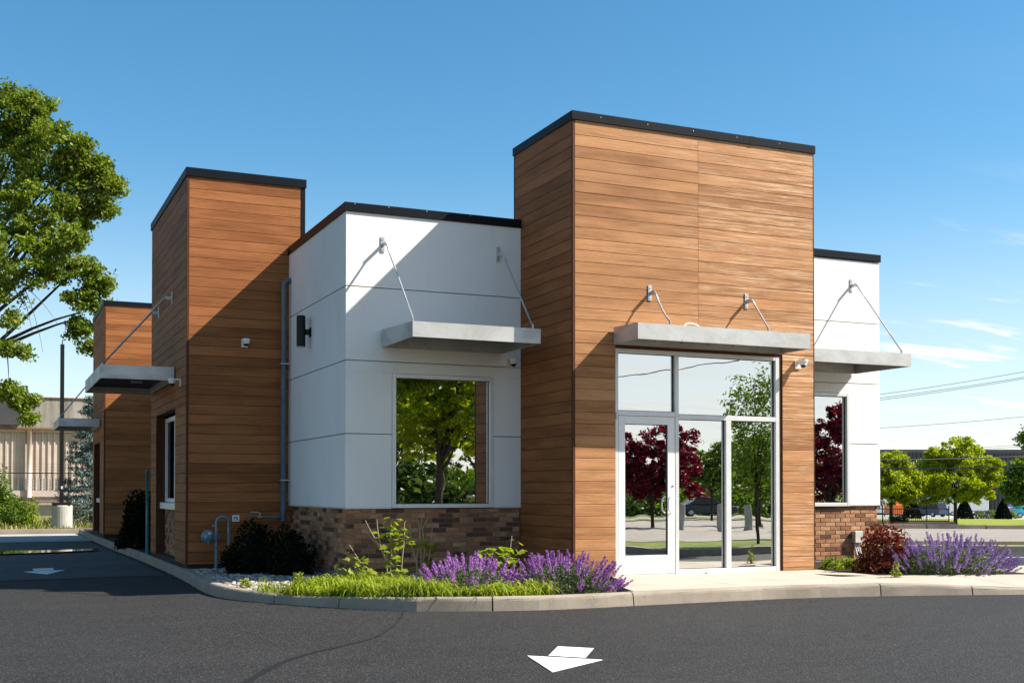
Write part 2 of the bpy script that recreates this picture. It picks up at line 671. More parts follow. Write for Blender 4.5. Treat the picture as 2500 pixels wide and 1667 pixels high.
def leafmat(name, cols, trans=0.35, rough=0.5, spec=0.25):
    m = Mat(name, rough=rough, spec=spec)
    geo = m.n('ShaderNodeNewGeometry')
    c = m.ramp(geo.outputs['Random Per Island'], [(i / (len(cols) - 1), q) for i, q in enumerate(cols)])
    n = m.noise(0.9, 3, 0.6)
    c = m.mix(m.rng(n, 0.35, 0.65, 0.0, 0.45), c, tuple(v * 0.62 for v in cols[0]))
    m.color(c)
    tl = m.n('ShaderNodeBsdfTranslucent')
    hv = m.n('ShaderNodeHueSaturation')
    hv.inputs['Saturation'].default_value = 1.15
    hv.inputs['Value'].default_value = 1.5
    m.l(c, hv.inputs['Color'])
    m.l(hv.outputs[0], tl.inputs['Color'])
    mx = m.n('ShaderNodeMixShader')
    mx.inputs[0].default_value = trans
    m.l(m.b.outputs[0], mx.inputs[1])
    m.l(tl.outputs[0], mx.inputs[2])
    m.l(mx.outputs[0], m.t.nodes['Material Output'].inputs['Surface'])
    return m.m


M['leaf_oak'] = leafmat('oak_leaves', [(0.085, 0.135, 0.014), (0.14, 0.21, 0.022), (0.20, 0.28, 0.032), (0.24, 0.23, 0.04)])
M['leaf_lime'] = leafmat('fresh_green_leaves', [(0.19, 0.25, 0.010), (0.30, 0.36, 0.014), (0.42, 0.46, 0.03)], 0.45)
M['leaf_deep'] = leafmat('deep_green_leaves', [(0.035, 0.065, 0.012), (0.06, 0.10, 0.018), (0.10, 0.14, 0.03)])
M['grass_dull'] = simple('rough_grass', (0.13, 0.165, 0.028), 0.95, 0, 0.4, 2.0, 0.2, 0.6)
M['leaf_mid'] = leafmat('mid_green_leaves', [(0.07, 0.13, 0.015), (0.13, 0.21, 0.025), (0.20, 0.28, 0.04)])
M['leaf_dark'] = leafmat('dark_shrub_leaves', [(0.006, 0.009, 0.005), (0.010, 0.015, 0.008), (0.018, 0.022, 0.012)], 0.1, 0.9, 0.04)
M['leaf_red'] = leafmat('crimson_leaves', [(0.07, 0.006, 0.014), (0.14, 0.010, 0.020), (0.22, 0.018, 0.032)], 0.35)
M['leaf_rust'] = leafmat('rust_red_leaves', [(0.07, 0.010, 0.008), (0.14, 0.02, 0.012), (0.24, 0.045, 0.018), (0.13, 0.07, 0.03)], 0.3)
M['leaf_spruce'] = leafmat('blue_spruce_needles', [(0.07, 0.11, 0.10), (0.13, 0.19, 0.18), (0.22, 0.29, 0.28)], 0.1)
M['leaf_mint'] = leafmat('catmint_leaves', [(0.08, 0.12, 0.045), (0.14, 0.19, 0.075), (0.22, 0.26, 0.12)], 0.25)
M['leaf_hyd'] = leafmat('oakleaf_leaves', [(0.15, 0.22, 0.015), (0.24, 0.31, 0.025), (0.33, 0.36, 0.045)], 0.4)
M['flower'] = leafmat('violet_flowers', [(0.25, 0.09, 0.33), (0.44, 0.21, 0.50), (0.66, 0.44, 0.70)], 0.35, 0.7)
M['flower_pale'] = leafmat('lavender_flowers', [(0.24, 0.15, 0.38), (0.36, 0.24, 0.48), (0.50, 0.38, 0.60)], 0.3, 0.7)
M['blade'] = leafmat('lilyturf_blades', [(0.17, 0.25, 0.012), (0.27, 0.36, 0.02), (0.40, 0.47, 0.05), (0.36, 0.30, 0.08)], 0.4)
M['weed'] = leafmat('dry_weeds', [(0.10, 0.13, 0.02), (0.17, 0.20, 0.035), (0.24, 0.24, 0.06), (0.34, 0.20, 0.09)], 0.2)
M['bark'] = simple('bark', (0.055, 0.042, 0.032), 0.95, 0, 0.4, 12, 0.2, 0.8)
M['bark_pale'] = simple('pale_bark', (0.11, 0.09, 0.07), 0.95, 0, 0.3, 12, 0.2, 0.8)
M['stem'] = simple('dry_stem', (0.34, 0.24, 0.16), 0.9)
M['stem_red'] = simple('reddish_twig', (0.20, 0.075, 0.035), 0.9)
M['lawn'] = simple('lawn_grass', (0.20, 0.235, 0.024), 0.95, 0, 0.35, 3.0, 0.2, 0.6)
M['verge'] = simple('dry_verge', (0.17, 0.16, 0.045), 0.95, 0, 0.4, 2.0, 0.2, 0.6)

m = Mat('river_stone', rough=0.7, spec=0.4)
geo = m.n('ShaderNodeNewGeometry')
c = m.ramp(geo.outputs['Random Per Island'], [(0.0, (0.10, 0.09, 0.08)), (0.35, (0.24, 0.205, 0.17)), (0.7, (0.38, 0.33, 0.27)), (1.0, (0.50, 0.47, 0.43))])
m.color(m.mix(m.rng(m.noise(60, 4, 0.6), 0.5, 0.7, 0.0, 0.4), c, (0.2, 0.17, 0.14)))
M['stone'] = m.m

M['black'] = simple('black_enamel', (0.006, 0.006, 0.007), 0.5, 0, 0.1, 6, 0.3)
M['pipe'] = simple('blue_grey_pipe', (0.105, 0.135, 0.155), 0.45, 0.1, 0.2)
M['meter'] = simple('gas_meter_grey', (0.11, 0.20, 0.24), 0.45, 0.1, 0.25, 30)
M['brass'] = simple('brass_valve', (0.45, 0.28, 0.06), 0.35, 0.8)
M['cyan'] = simple('teal_pole', (0.05, 0.22, 0.25), 0.4)
M['boxgrey'] = simple('grey_plastic', (0.50, 0.48, 0.43), 0.5)
M['pvc'] = simple('white_conduit', (0.62, 0.61, 0.58), 0.45)
M['lens'] = simple('camera_dome', (0.006, 0.006, 0.008), 0.08)
M['beige'] = simple('beige_sheet', (0.50, 0.41, 0.355), 0.55, 0, 0.1, 1.2)
m = Mat('stained_parapet', rough=0.9)
v = m.noise(1.0, 6, 0.7, vscale=(1.6, 1.6, 0.18))
m.color(m.ramp(v, [(0.3, (0.13, 0.115, 0.10)), (0.5, (0.27, 0.245, 0.215)), (0.7, (0.40, 0.36, 0.31))]))
M['parapet'] = m.m
M['charcoal'] = simple('charcoal_sheet', (0.060, 0.058, 0.065), 0.5, 0.1, 0.15, 1.0)
M['darkwin'] = simple('dark_window', (0.012, 0.014, 0.018), 0.1)
M['orange'] = simple('orange_paint', (0.75, 0.16, 0.02), 0.5)
M['blue_car'] = simple('blue_car_paint', (0.03, 0.07, 0.13), 0.25, 0.3)
M['dark_car'] = simple('dark_car_paint', (0.03, 0.035, 0.045), 0.22, 0.3)
M['white_car'] = simple('white_vehicle_paint', (0.70, 0.72, 0.72), 0.3)
M['tyre'] = simple('tyre', (0.02, 0.02, 0.02), 0.85)
M['rim'] = simple('rim', (0.4, 0.4, 0.4), 0.3, 0.8)
M['redlamp'] = simple('red_lamp', (0.45, 0.02, 0.02), 0.3)
M['red'] = simple('red_sign', (0.55, 0.05, 0.06), 0.5)
M['timber'] = simple('weathered_timber', (0.16, 0.13, 0.11), 0.9)
M['wire'] = simple('wire', (0.05, 0.055, 0.07), 0.7)
M['strap'] = simple('yellow_strap', (0.62, 0.40, 0.05), 0.7)
M['rust'] = simple('rusty_rail', (0.20, 0.10, 0.06), 0.9)
m = Mat('mural_paint', rough=0.5)
vor = m.n('ShaderNodeTexVoronoi')
vor.inputs['Scale'].default_value = 0.9
m.l(m.pos(), vor.inputs['Vector'])
sc = m.n('ShaderNodeSeparateColor')
m.l(vor.outputs['Color'], sc.inputs[0])
m.color(m.ramp(sc.outputs[0], [(0.0, (0.02, 0.35, 0.50)), (0.4, (0.05, 0.50, 0.60)), (0.6, (0.65, 0.66, 0.66)), (0.8, (0.05, 0.10, 0.40)), (1.0, (0.55, 0.08, 0.08))]))
M['mural'] = m.m
m = Mat('puddle_water', (0.02, 0.02, 0.022), 0.03)
m.b.inputs['IOR'].default_value = 1.33
M['water'] = m.m

# chain link wire mesh drawn as real thin wires further down
# ------------------------------------------------------------------ structure: ground
def sheet(name, mat, xs, ys, zoff, mapf=None, kind='structure', label=None):
    mb = MB()
    nx, ny = len(xs), len(ys)
    for x in xs:
        for y in ys:
            X, Y = mapf(x, y) if mapf else (x, y)
            mb.v.append((X, Y, gz(X, Y) + zoff))
    for i in range(nx - 1):
        for j in range(ny - 1):
            mb.f.append((i * ny + j, (i + 1) * ny + j, (i + 1) * ny + j + 1, i * ny + j + 1))
    o = mb.build(name, mat)
    tag(o, label=label, kind=kind)
    return o


def lin(a, b, n):
    return [a + (b - a) * i / (n - 1) for i in range(n)]


gx = [-3000, -800, -300, -120] + lin(-80, 260, 69) + [320, 500, 900, 3000]
sheet('ground', M['verge'], gx, gx, -0.035)
sheet('asphalt_lot', M['asphalt'], lin(-40, 60, 101), lin(-6, 40.4, 94), 0.0)
sheet('concrete_road_behind', M['road'], lin(-60, 160, 60), lin(-60, -6.0, 30), -0.004)


def strip(a, zc):                       # a: metres to the right of the view axis, zc: depth
    p = RT * a + Vector((FW.x, FW.y, 0)) * zc
    return p.x, p.y


sheet('lane_asphalt', M['asphalt_old'], lin(0, 1, 30), lin(0, 1, 30), 0.006,
      lambda u, v: (-14 + 16.6 * u, (18.2 + 1.1 * u * u * 0.9) * (1 - v) + 34.2 * v))
sheet('lane_concrete', M['conc'], lin(-14, 2.68, 20), lin(34.2, 40.3, 8), 0.011)
sheet('grass_strip', M['lawn'], lin(9, 90, 40), lin(29.2, 32.8, 5), 0.05, strip)
sheet('road', M['road'], lin(8, 200, 60), lin(33.0, 59.5, 12), 0.03, strip)
sheet('lawn', M['lawn'], lin(12, 200, 60), lin(60.0, 108.0, 12), 0.10, strip)
sheet('parking_area', M['conc'], lin(14, 220, 50), lin(108.3, 175.0, 12), 0.06, strip)
kb = MB()
for a0 in np.arange(12, 120, 3.0):
    p = [strip(a0, 59.5), strip(a0 + 2.9, 59.5), strip(a0 + 2.9, 60.0), strip(a0, 60.0)]
    z = gz(*p[0])
    kb.prism(p, z - 0.2, z + 0.22)
for a0 in np.arange(9, 60, 3.0):
    p = [strip(a0, 28.9), strip(a0 + 2.9, 28.9), strip(a0 + 2.9, 29.2), strip(a0, 29.2)]
    z = gz(*p[0])
    kb.prism(p, z - 0.2, z + 0.14)
    p = [strip(a0, 32.8), strip(a0 + 2.9, 32.8), strip(a0 + 2.9, 33.1), strip(a0, 33.1)]
    z = gz(*p[0])
    kb.prism(p, z - 0.2, z + 0.14)
tag(kb.build('road_kerb', M['kerb']), kind='structure')

# ---- kerb of the planting bed: real segments with joints
ctrl = [(2.72, 40.3), (2.71, 36.0), (2.71, 28.0), (2.71, 23.0), (2.71, 19.4), (2.68, 17.6), (2.63, 16.2), (2.64, 15.2), (2.76, 14.3),
        (3.05, 13.42), (3.28, 12.95), (3.53, 12.57), (3.78, 12.23), (4.20, 11.87), (4.94, 11.56), (5.55, 11.43), (6.15, 11.42), (6.70, 11.45),
        (8.27, 11.48), (9.10, 11.42), (9.96, 11.27), (10.8, 11.04), (11.73, 10.73), (14.0, 10.1), (18.0, 9.6), (24.0, 9.2)]


def spline(c, n=10):
    out = []
    for i in range(len(c) - 1):
        p0 = Vector(c[max(i - 1, 0)]).to_2d()
        p1 = Vector(c[i]).to_2d()
        p2 = Vector(c[i + 1]).to_2d()
        p3 = Vector(c[min(i + 2, len(c) - 1)]).to_2d()
        for k in range(n):
            t = k / n
            out.append(0.5 * ((2 * p1) + (-p0 + p2) * t + (2 * p0 - 5 * p1 + 4 * p2 - p3) * t * t + (-p0 + 3 * p1 - 3 * p2 + p3) * t ** 3))
    out.append(Vector(c[-1]).to_2d())
    return out


kp = spline(ctrl)
cum = [0.0]
for i in range(1, len(kp)):
    cum.append(cum[-1] + (kp[i] - kp[i - 1]).length)


def kerb_at(s):
    s = min(max(s, 0), cum[-1] - 1e-4)
    i = next(j for j in range(1, len(cum)) if cum[j] >= s)
    t = (s - cum[i - 1]) / (cum[i] - cum[i - 1])
    p = kp[i - 1].lerp(kp[i], t)
    a = kp[max(i - 2, 0)]
    b = kp[min(i + 1, len(kp) - 1)]
    d = (b - a).normalized()
    return p, Vector((-d.y, d.x))           # inward normal


kerb_root = bpy.data.objects.new('kerb', None)
COL.objects.link(kerb_root)
tag(kerb_root, kind='structure')
WALK_S = next(cum[i] for i in range(len(kp)) if kp[i].x > 6.60 and kp[i].y < 12)
joints = [0, 3.0, 6, 9, 12, 15, 18, 21.65]


def s_at(px):
    best = min(range(len(kp)), key=lambda i: 1e9 if kp[i].y > 16 else abs(px - (1250 + F_PX * (kp[i].x * RT.x + kp[i].y * RT.y) / (kp[i].x * FW.x + kp[i].y * FW.y))))
    return cum[best]


joints += [s_at(px) for px in (545, 672, 823, 1203)] + [WALK_S] + [s_at(2151), s_at(2373)]
s_ = joints[-1]
while s_ < cum[-1] - 2:
    s_ += 2.1
    joints.append(s_)


def kerb_h(y, x):
    return 0.147 - 0.055 * sm((y - 11.6) / 1.9) - 0.075 * sm((x - 10.2) / 1.7) - 0.04 * sm((y - 22) / 9)


for j0, j1 in zip(joints[:-1], joints[1:]):
    mb = MB()
    n = max(3, int((j1 - j0) / 0.16))
    prof_n = 6
    wid = 0.16 if j1 <= WALK_S + 0.01 else 0.17
    if j1 < 22.5:
        wid = 0.085
    for i in range(n + 1):
        s = j0 + 0.008 + (j1 - j0 - 0.016) * i / n
        p, nn = kerb_at(s)
        h = kerb_h(p.y, p.x)
        g = gz(p.x, p.y)
        wob = 0.003 * math.sin(s * 9.1) + 0.002 * math.sin(s * 23)
        for off, z in ((0.0, g - 0.10), (0.0 + wob, g + 0.0), (0.016 + wob, h - 0.040), (0.024, h - 0.018), (0.040, h - 0.004), (0.060, h), (wid, h - 0.002), (wid, g - 0.1)):
            q = p + nn * off
            mb.v.append((q.x, q.y, z))
    K = 8
    for i in range(n):
        for k in range(K - 1):
            mb.f.append((i * K + k, (i + 1) * K + k, (i + 1) * K + k + 1, i * K + k + 1))
    mb.f.append(tuple(range(K)))
    mb.f.append(tuple(reversed(range(n * K, n * K + K))))
    mb.build('kerb_segment', M['kerb'], kerb_root)

# inside the kerb: soil, river stones, sidewalk
inner = []
for i, s in enumerate(np.arange(0, WALK_S, 0.25)):
    p, nn = kerb_at(s)
    q = p + nn * (0.075 if s < 21.7 else 0.15)
    inner.append((q.x, q.y))
bed = MB()
outl = inner + [(6.66, 11.61), (6.84, 12.2), (7.0, 12.6), (7.0, 16), (4.8, 16), (4.8, 40.3), (2.9, 40.3)]
def bedz(y):
    return 0.147 - 0.055 * sm((y - 11.6) / 1.9) - 0.042


bed.poly([(x, y, bedz(y)) for x, y in outl])
tag(bed.build('planting_bed', M['soil']), kind='structure')
bed2 = MB()
bed2.poly([(10.4, 12.66, 0.142), (13.1, 11.75, 0.142), (13.1, 13.2, 0.142), (13.9, 15.0, 0.13), (13.9, 16, 0.13), (10.4, 16, 0.13)])
tag(bed2.build('side_planting_bed', M['soil']), kind='structure')

walk_edge = []
for s in np.arange(WALK_S, cum[-1], 0.4):
    p, nn = kerb_at(s)
    q = p + nn * 0.172
    walk_edge.append((q.x, q.y))
slabroot = bpy.data.objects.new('sidewalk', None)
COL.objects.link(slabroot)
tag(slabroot, kind='structure')


def edge_y(x):
    for (x0, y0), (x1, y1) in zip(walk_edge[:-1], walk_edge[1:]):
        if x0 <= x <= x1:
            return y0 + (y1 - y0) * (x - x0) / (x1 - x0)
    return walk_edge[0][1] if x < walk_edge[0][0] else walk_edge[-1][1]


def slab(pts):
    mb = MB()
    n = len(pts)

    def zt_(x, y):
        e = edge_y(x)
        return 0.146 - 0.075 * sm((x - 10.2) / 1.7) * sm(1.0 - (y - e) / 0.9)
    mb.v += [(p[0], p[1], 0.0) for p in pts] + [(p[0], p[1], zt_(*p)) for p in pts]
    mb.f.append(tuple(range(n, 2 * n)))
    for i in range(n):
        j = (i + 1) % n
        mb.f.append((i, j, n + j, n + i))
    mb.build('paving_slab', M['walk'], slabroot)


slab([(6.70, edge_y(6.70)), (7.4, edge_y(7.4)), (8.28, edge_y(8.28)), (8.28, 13.80), (7.60, 13.80), (7.35, 13.0), (6.88, 12.25)])
slab([(8.292, edge_y(8.29)), (9.3, edge_y(9.3)), (10.10, edge_y(10.1)), (10.10, 13.80), (8.292, 13.80)])
slab([(10.112, edge_y(10.112)), (11.0, edge_y(11.0)), (11.9, edge_y(11.9)), (11.9, 12.15), (10.95, 12.46), (10.95, 13.80), (10.112, 13.80)])
slab([(11.912, edge_y(11.912)), (12.8, edge_y(12.8)), (13.7, edge_y(13.7)), (13.7, 13.2), (13.12, 13.2), (13.12, 11.72), (11.912, 12.14)])
slab([(13.712, edge_y(13.712)), (15.5, edge_y(15.5)), (15.5, 13.2), (13.712, 13.2)])
for i in range(5):
    x0 = 15.512 + 1.7 * i
    slab([(x0, edge_y(x0)), (x0 + 1.688, edge_y(x0 + 1.688)), (x0 + 1.688, 11.9), (x0, 11.9)])


# painted arrows
def arrow(tri, tail, z, label):
    mb = MB()
    mb.prism(tri, z, z + 0.003)
    mb.prism(tail, z, z + 0.003)
    o = mb.build('painted_arrow', M['paint'])
    tag(o, label, 'road marking', 'white painted arrows on the asphalt')


arrow([(3.654, 7.481), (4.265, 7.868), (3.839, 8.303)], [(3.989, 8.236), (4.198, 8.019), (4.512, 8.472), (4.299, 8.697)], 0.003,
      'large white arrow painted on the sunlit black asphalt in the foreground')
arrow([(0.894, 20.051), (1.22, 21.076), (0.577, 20.86)], [(0.728, 21.04), (1.051, 21.108), (1.053, 21.673), (0.734, 21.593)], -0.042,
      'small white arrow painted on the shaded drive-through lane')

# sealed crack
ck = MB()
cpts = spline([(1.3, 7.0), (1.589, 7.898), (2.173, 8.944), (3.023, 9.795), (3.42, 10.442), (3.78, 11.2), (4.05, 11.9)], 8)
for i in range(len(cpts) - 1):
    a, b = cpts[i], cpts[i + 1]
    d = (b - a).normalized()
    nn = Vector((-d.y, d.x))
    w0 = 0.030 * (1 - i / len(cpts)) + 0.006 + 0.006 * math.sin(i * 1.7)
    w1 = 0.030 * (1 - (i + 1) / len(cpts)) + 0.006 + 0.006 * math.sin((i + 1) * 1.7)
    ck.poly([(*(a - nn * w0), 0.004), (*(a + nn * w0), 0.004), (*(b + nn * w1), 0.004), (*(b - nn * w1), 0.004)])
tag(ck.build('crack_seal', M['seal']), kind='structure')

pd = MB()
pd.poly([(x, y, -0.039) for x, y in [(-6, 26.2), (0.3, 26.95), (1.2, 27.2), (2.3, 27.85), (2.44, 28.5), (1.2, 28.2), (0.3, 28.5), (-2, 28.4), (-6, 28.2)]])
tag(pd.build('puddle', M['water']), kind='structure')

# parking lines on the right-hand lot
pl = MB()
for d_, w_ in ((19.4, 0.10), (25.6, 0.14)):
    p = [strip(5.2 if d_ < 20 else 9, d_), strip(22, d_), strip(22, d_ + w_), strip(5.2 if d_ < 20 else 9, d_ + w_)]
    pl.poly([(x, y, gz(x, y) + 0.008) for x, y in p])
tag(pl.build('parking_lines', M['paint']), kind='structure')

# far kerb at the end of the lane
fk = MB()
for i in range(8):
    fk.box(-14 + 2.4 * i, 40.4, -0.2, -14 + 2.4 * i + 2.38, 40.7, 0.06)
tag(fk.build('lane_end_kerb', M['kerb']), kind='structure')

# ------------------------------------------------------------------ the building
XT, XTR, YT, YTB = 6.996, 10.90, 13.707, 15.57
XW, YW = 4.405, 15.341
XL, XLR, YL, YLB = 2.813, 4.66, 18.601, 22.84
YF, YFB = 32.478, 36.0
XR = 13.544
ZTOP = 6.151
bld = thing('restaurant_building', (8, 20, 0), 'single-storey restaurant building with brown plank-clad towers and white stucco walls', 'building')


def wallgrid(mb, ax, p0, p1, u0, u1, z0, z1, holes=()):
    """slab between p0 and p1 on axis ax (0: X-plane wall, 1: Y-plane wall), with rectangular holes (ua, ub, za, zb)"""
    us = sorted(set([u0, u1] + [h[0] for h in holes] + [h[1] for h in holes]))
    zs = sorted(set([z0, z1] + [h[2] for h in holes] + [h[3] for h in holes]))
    for a, b in zip(us[:-1], us[1:]):
        for c, d in zip(zs[:-1], zs[1:]):
            cu, cz = (a + b) / 2, (c + d) / 2
            if any(h[0] < cu < h[1] and h[2] < cz < h[3] for h in holes):
                continue
            if ax == 1:
                mb.box(a, p0, c, b, p1, d)
            else:
                mb.box(p0, a, c, p1, b, d)


# storefront opening, window openings
SF = (7.637, 10.337, 0.13, 3.215)
W1 = (5.062, 6.564, 1.045, 2.882)
W2 = (11.40, 12.908, 1.03, 2.873)
DT = (19.75, 22.12, 0.16, 2.65)            # drive-through recess in the left tower (Y range)
DTF = (33.63, 35.55, 0.16, 2.62)
PT = 0.012
# shells
sh = MB()
wallgrid(sh, 1, YT + PT, YT + 0.16, XT + PT, XTR - PT, 0.10, ZTOP, [SF])
wallgrid(sh, 0, XT + PT, XT + 0.15, YT + 0.16, YTB, 0.10, ZTOP)
wallgrid(sh, 0, XTR - 0.15, XTR - PT, YT + 0.16, YTB, 0.10, ZTOP)
wallgrid(sh, 1, YTB - 0.1, YTB, XT + 0.15, XTR - 0.15, 4.8, ZTOP)
tower = sh.build('entrance_tower', M['groove'])
adopt(bld, tower)
sh = MB()
wallgrid(sh, 1, YL + PT, YL + 0.15, XL + PT, XLR, -0.10, ZTOP)
wallgrid(sh, 0, XL + PT, XL + 0.155, YL + 0.15, YLB, -0.10, ZTOP, [DT])
wallgrid(sh, 1, YLB - 0.1, YLB, XL + 0.155, XLR, 0.10, ZTOP)
wallgrid(sh, 0, XLR - 0.1, XLR, YL + 0.15, YLB - 0.1, 4.8, ZTOP)
tower2 = sh.build('left_tower', M['groove'])
adopt(bld, tower2)
sh = MB()
wallgrid(sh, 1, YF + PT, YF + 0.15, XL + PT, XLR, -0.15, ZTOP)
wallgrid(sh, 0, XL + PT, XL + 0.155, YF + 0.15, YFB, -0.15, ZTOP, [DTF])
wallgrid(sh, 1, YFB - 0.1, YFB, XL + 0.155, XLR, 0.10, ZTOP)
wallgrid(sh, 0, XLR - 0.1, XLR, YF + 0.15, YFB - 0.1, 4.8, ZTOP)
tower3 = sh.build('far_tower', M['groove'])
adopt(bld, tower3)
# main body: stucco backing, roof, rear walls, interior
sh = MB()
wallgrid(sh, 1, YW + 0.03, YW + 0.17, XW + 0.03, XT - 0.002, 1.05, 5.06, [W1])
wallgrid(sh, 0, XW + 0.03, XW + 0.17, YW + 0.17, YL - 0.002, 1.05, 5.06)
body = sh.build('white_wall', M['joint'])
adopt(bld, body)
sh = MB()
wallgrid(sh, 1, YW + 0.03, YW + 0.17, XTR + 0.002, XR - 0.03, 1.05, 5.06, [W2])
body_r = sh.build('white_wall', M['joint'])
adopt(bld, body_r)
sh = MB()
wallgrid(sh, 0, XR - 0.17, XR, YW + 0.17, 36.0, 0.10, 5.06)
wallgrid(sh, 0, XLR - 0.25, XLR - 0.1, YLB + 0.005, YF - 0.005, 0.10, 5.0)
wallgrid(sh, 1, 36.0, 36.15, XLR, XR, 0.10, 5.06)
adopt(bld, sh.build('side_wall', M['stucco']))
adopt(bld, MB().box(XW + 0.17, YTB + 0.01, 4.7, XR - 0.17, 35.99, 4.85).build('roof', M['roofing']))
sh = MB()
sh.box(XW + 0.2, YW + 0.2, 0.10, XR - 0.2, 35.9, 0.14)
sh.box(XT + 0.16, YT + 0.12, 0.10, XTR - 0.16, YW + 0.2, 0.14)
adopt(bld, sh.build('floor', M['interior_floor']))
sh = MB()
sh.box(XW + 0.2, 19.0, 0.14, XR - 0.2, 19.1, 4.69)
sh.box(XT + 0.16, YT + 0.18, 3.3, XTR - 0.16, 18.9, 3.36)
adopt(bld, sh.build('interior_partition', M['interior']))

# --- planks
ZL = [5.957 - 0.1518 * k for k in range(39)]      # groove heights


def plank(parent, mat, ax, plane, out, u0, u1, z0, z1):
    """a board on plane (axis ax) from u0 to u1, its face at plane, out = -1 (faces towards smaller coordinate)"""
    t, c, g = 0.013, 0.004, 0.0022
    z0 += g
    z1 -= g
    jit = random.uniform(-0.0008, 0.0008)
    prof = [(t, z0), (c, z0), (jit, z0 + c), (jit, z1 - c), (c, z1), (t, z1)]
    mb = MB()
    for u in (u0, u1):
        for d, z in prof:
            p = plane - out * d
            mb.v.append((u, p, z) if ax == 1 else (p, u, z))
    n = len(prof)
    for i in range(n):
        j = (i + 1) % n
        mb.f.append((i, j, n + j, n + i))
    mb.f.append(tuple(range(n)))
    mb.f.append(tuple(reversed(range(n, 2 * n))))
    o = mb.build('plank', mat)
    o.parent = parent
    return o


def rows():
    zs = [ZTOP] + ZL + [0.145]
    return [(b, a) for a, b in zip(zs[:-1], zs[1:]) if a - b > 0.03]


SEAM = 8.933
cor = 0.035
for z0, z1 in rows():
    segs = [(XT + cor, SEAM - 0.002), (SEAM + 0.002, XTR - 0.012)]
    if z0 < SF[3] - 0.02:
        if z1 > SF[3]:
            # a notched row: full-width above the head, short boards at the sides below it
            for s0, s1 in segs:
                plank(tower, M['wood_weathered'], 1, YT, -1, s0, s1, SF[3] + 0.002, z1)
            z1b = SF[3] + 0.002
            plank(tower, M['wood_weathered'], 1, YT, -1, XT + cor, SF[0] - 0.006, z0, z1b)
            plank(tower, M['wood_weathered'], 1, YT, -1, SF[1] + 0.006, XTR - 0.012, z0, z1b)
            continue
        segs = [(XT + cor, SF[0] - 0.006), (SF[1] + 0.006, XTR - 0.012)]
    for s0, s1 in segs:
        plank(tower, M['wood_weathered'], 1, YT, -1, s0, s1, z0, z1)
for z0, z1 in rows():
    plank(tower, M['wood'], 0, XT, -1, YT + cor, YTB - 0.02 if z0 > 5.0 else YW + 0.028, z0, z1)
    plank(tower2, M['wood'], 1, YL, -1, XL + cor, XLR - 0.07, z0, z1)
    plank(tower3, M['wood'], 1, YF, -1, XL + cor, XLR - 0.07, z0, z1)
    for tw, y0, y1, hole in ((tower2, YL, YLB, DT), (tower3, YF, YFB, DTF)):
        if z0 >= hole[3] - 0.004:
            plank(tw, M['wood'], 0, XL, -1, y0 + cor, y1 - 0.02, z0, z1)
        elif z1 > hole[3] + 0.03:
            plank(tw, M['wood'], 0, XL, -1, y0 + cor, y1 - 0.02, hole[3], z1)
            if hole[3] - z0 > 0.02:
                plank(tw, M['wood'], 0, XL, -1, y0 + cor, hole[0], z0, hole[3])
                plank(tw, M['wood'], 0, XL, -1, hole[1], y1 - 0.02, z0, hole[3])
        else:
            plank(tw, M['wood'], 0, XL, -1, y0 + cor, hole[0], z0, z1)
            plank(tw, M['wood'], 0, XL, -1, hole[1], y1 - 0.02, z0, z1)


def part(mb, name, mat, parent, smooth=False, label=None):
    o = mb.build(name, mat, None, smooth)
    o.parent = parent
    if parent is bld:
        o.matrix_parent_inverse = Matrix.Translation(-Vector(bld.location))
    if label:
        o['label'] = label
    return o


# corner trims
t = MB()
t.cbox(XT - 0.004, YT - 0.004, 0.13, XT + cor - 0.002, YT + cor - 0.002, ZTOP, 0.003)
part(t, 'corner_trim', M['trim_brown'], tower)
t = MB().cbox(XTR - 0.011, YT - 0.003, 0.13, XTR + 0.004, YT + 0.05, ZTOP, 0.002)
t.box(XT + cor, YT - 0.002, 0.115, SF[0] - 0.02, YT + 0.012, 0.142)
t.box(SF[1] + 0.02, YT - 0.006, 0.105, XTR - 0.012, YT + 0.012, 0.142)
part(t, 'edge_trim', M['trim_brown'], tower)
for tw, y in ((tower2, YL), (tower3, YF)):
    t = MB().cbox(XL - 0.004, y - 0.004, 0.10, XL + cor - 0.002, y + cor - 0.002, ZTOP, 0.003)
    part(t, 'corner_trim', M['trim_brown'], tw)
    t = MB().cbox(XLR - 0.068, y - 0.004, 0.10, XLR + 0.006, y + 0.1, ZTOP, 0.003)
    part(t, 'edge_trim', M['coping'], tw)
t = MB().cbox(XT - 0.002, YTB - 0.018, 5.0, XT + 0.06, YTB + 0.02, ZTOP, 0.003)
part(t, 'rear_trim', M['coping'], tower)
sp = MB().box(XT + 0.012, YT + 0.0015, 0, 0, 0, 0) if False else None


def coping(parent, x0, y0, x1, y1, z0, z1, sides, mat=None):
    """metal cap: front lip pieces, one per side, with a drip edge"""
    o = 0.022
    mb = MB()
    if 'F' in sides:
        mb.cbox(x0 - o, y0 - o, z0, x1 + o, y0 + 0.01, z1, 0.003)
    if 'L' in sides:
        mb.cbox(x0 - o, y0 + 0.012, z0, x0 + 0.01, y1 + o, z1, 0.003)
    if 'R' in sides:
        mb.cbox(x1 - 0.01, y0 + 0.012, z0, x1 + o, y1 + o, z1, 0.003)
    if 'B' in sides:
        mb.cbox(x0 + 0.012, y1 - 0.01, z0, x1 - 0.012, y1 + o, z1, 0.003)
    mb.box(x0 + 0.0102, y0 + 0.0102, z1 - 0.02, x1 - 0.0102, y1 - 0.0102, z1 - 0.004)
    o_ = part(mb, 'coping', mat or M['coping'], parent)
    return o_


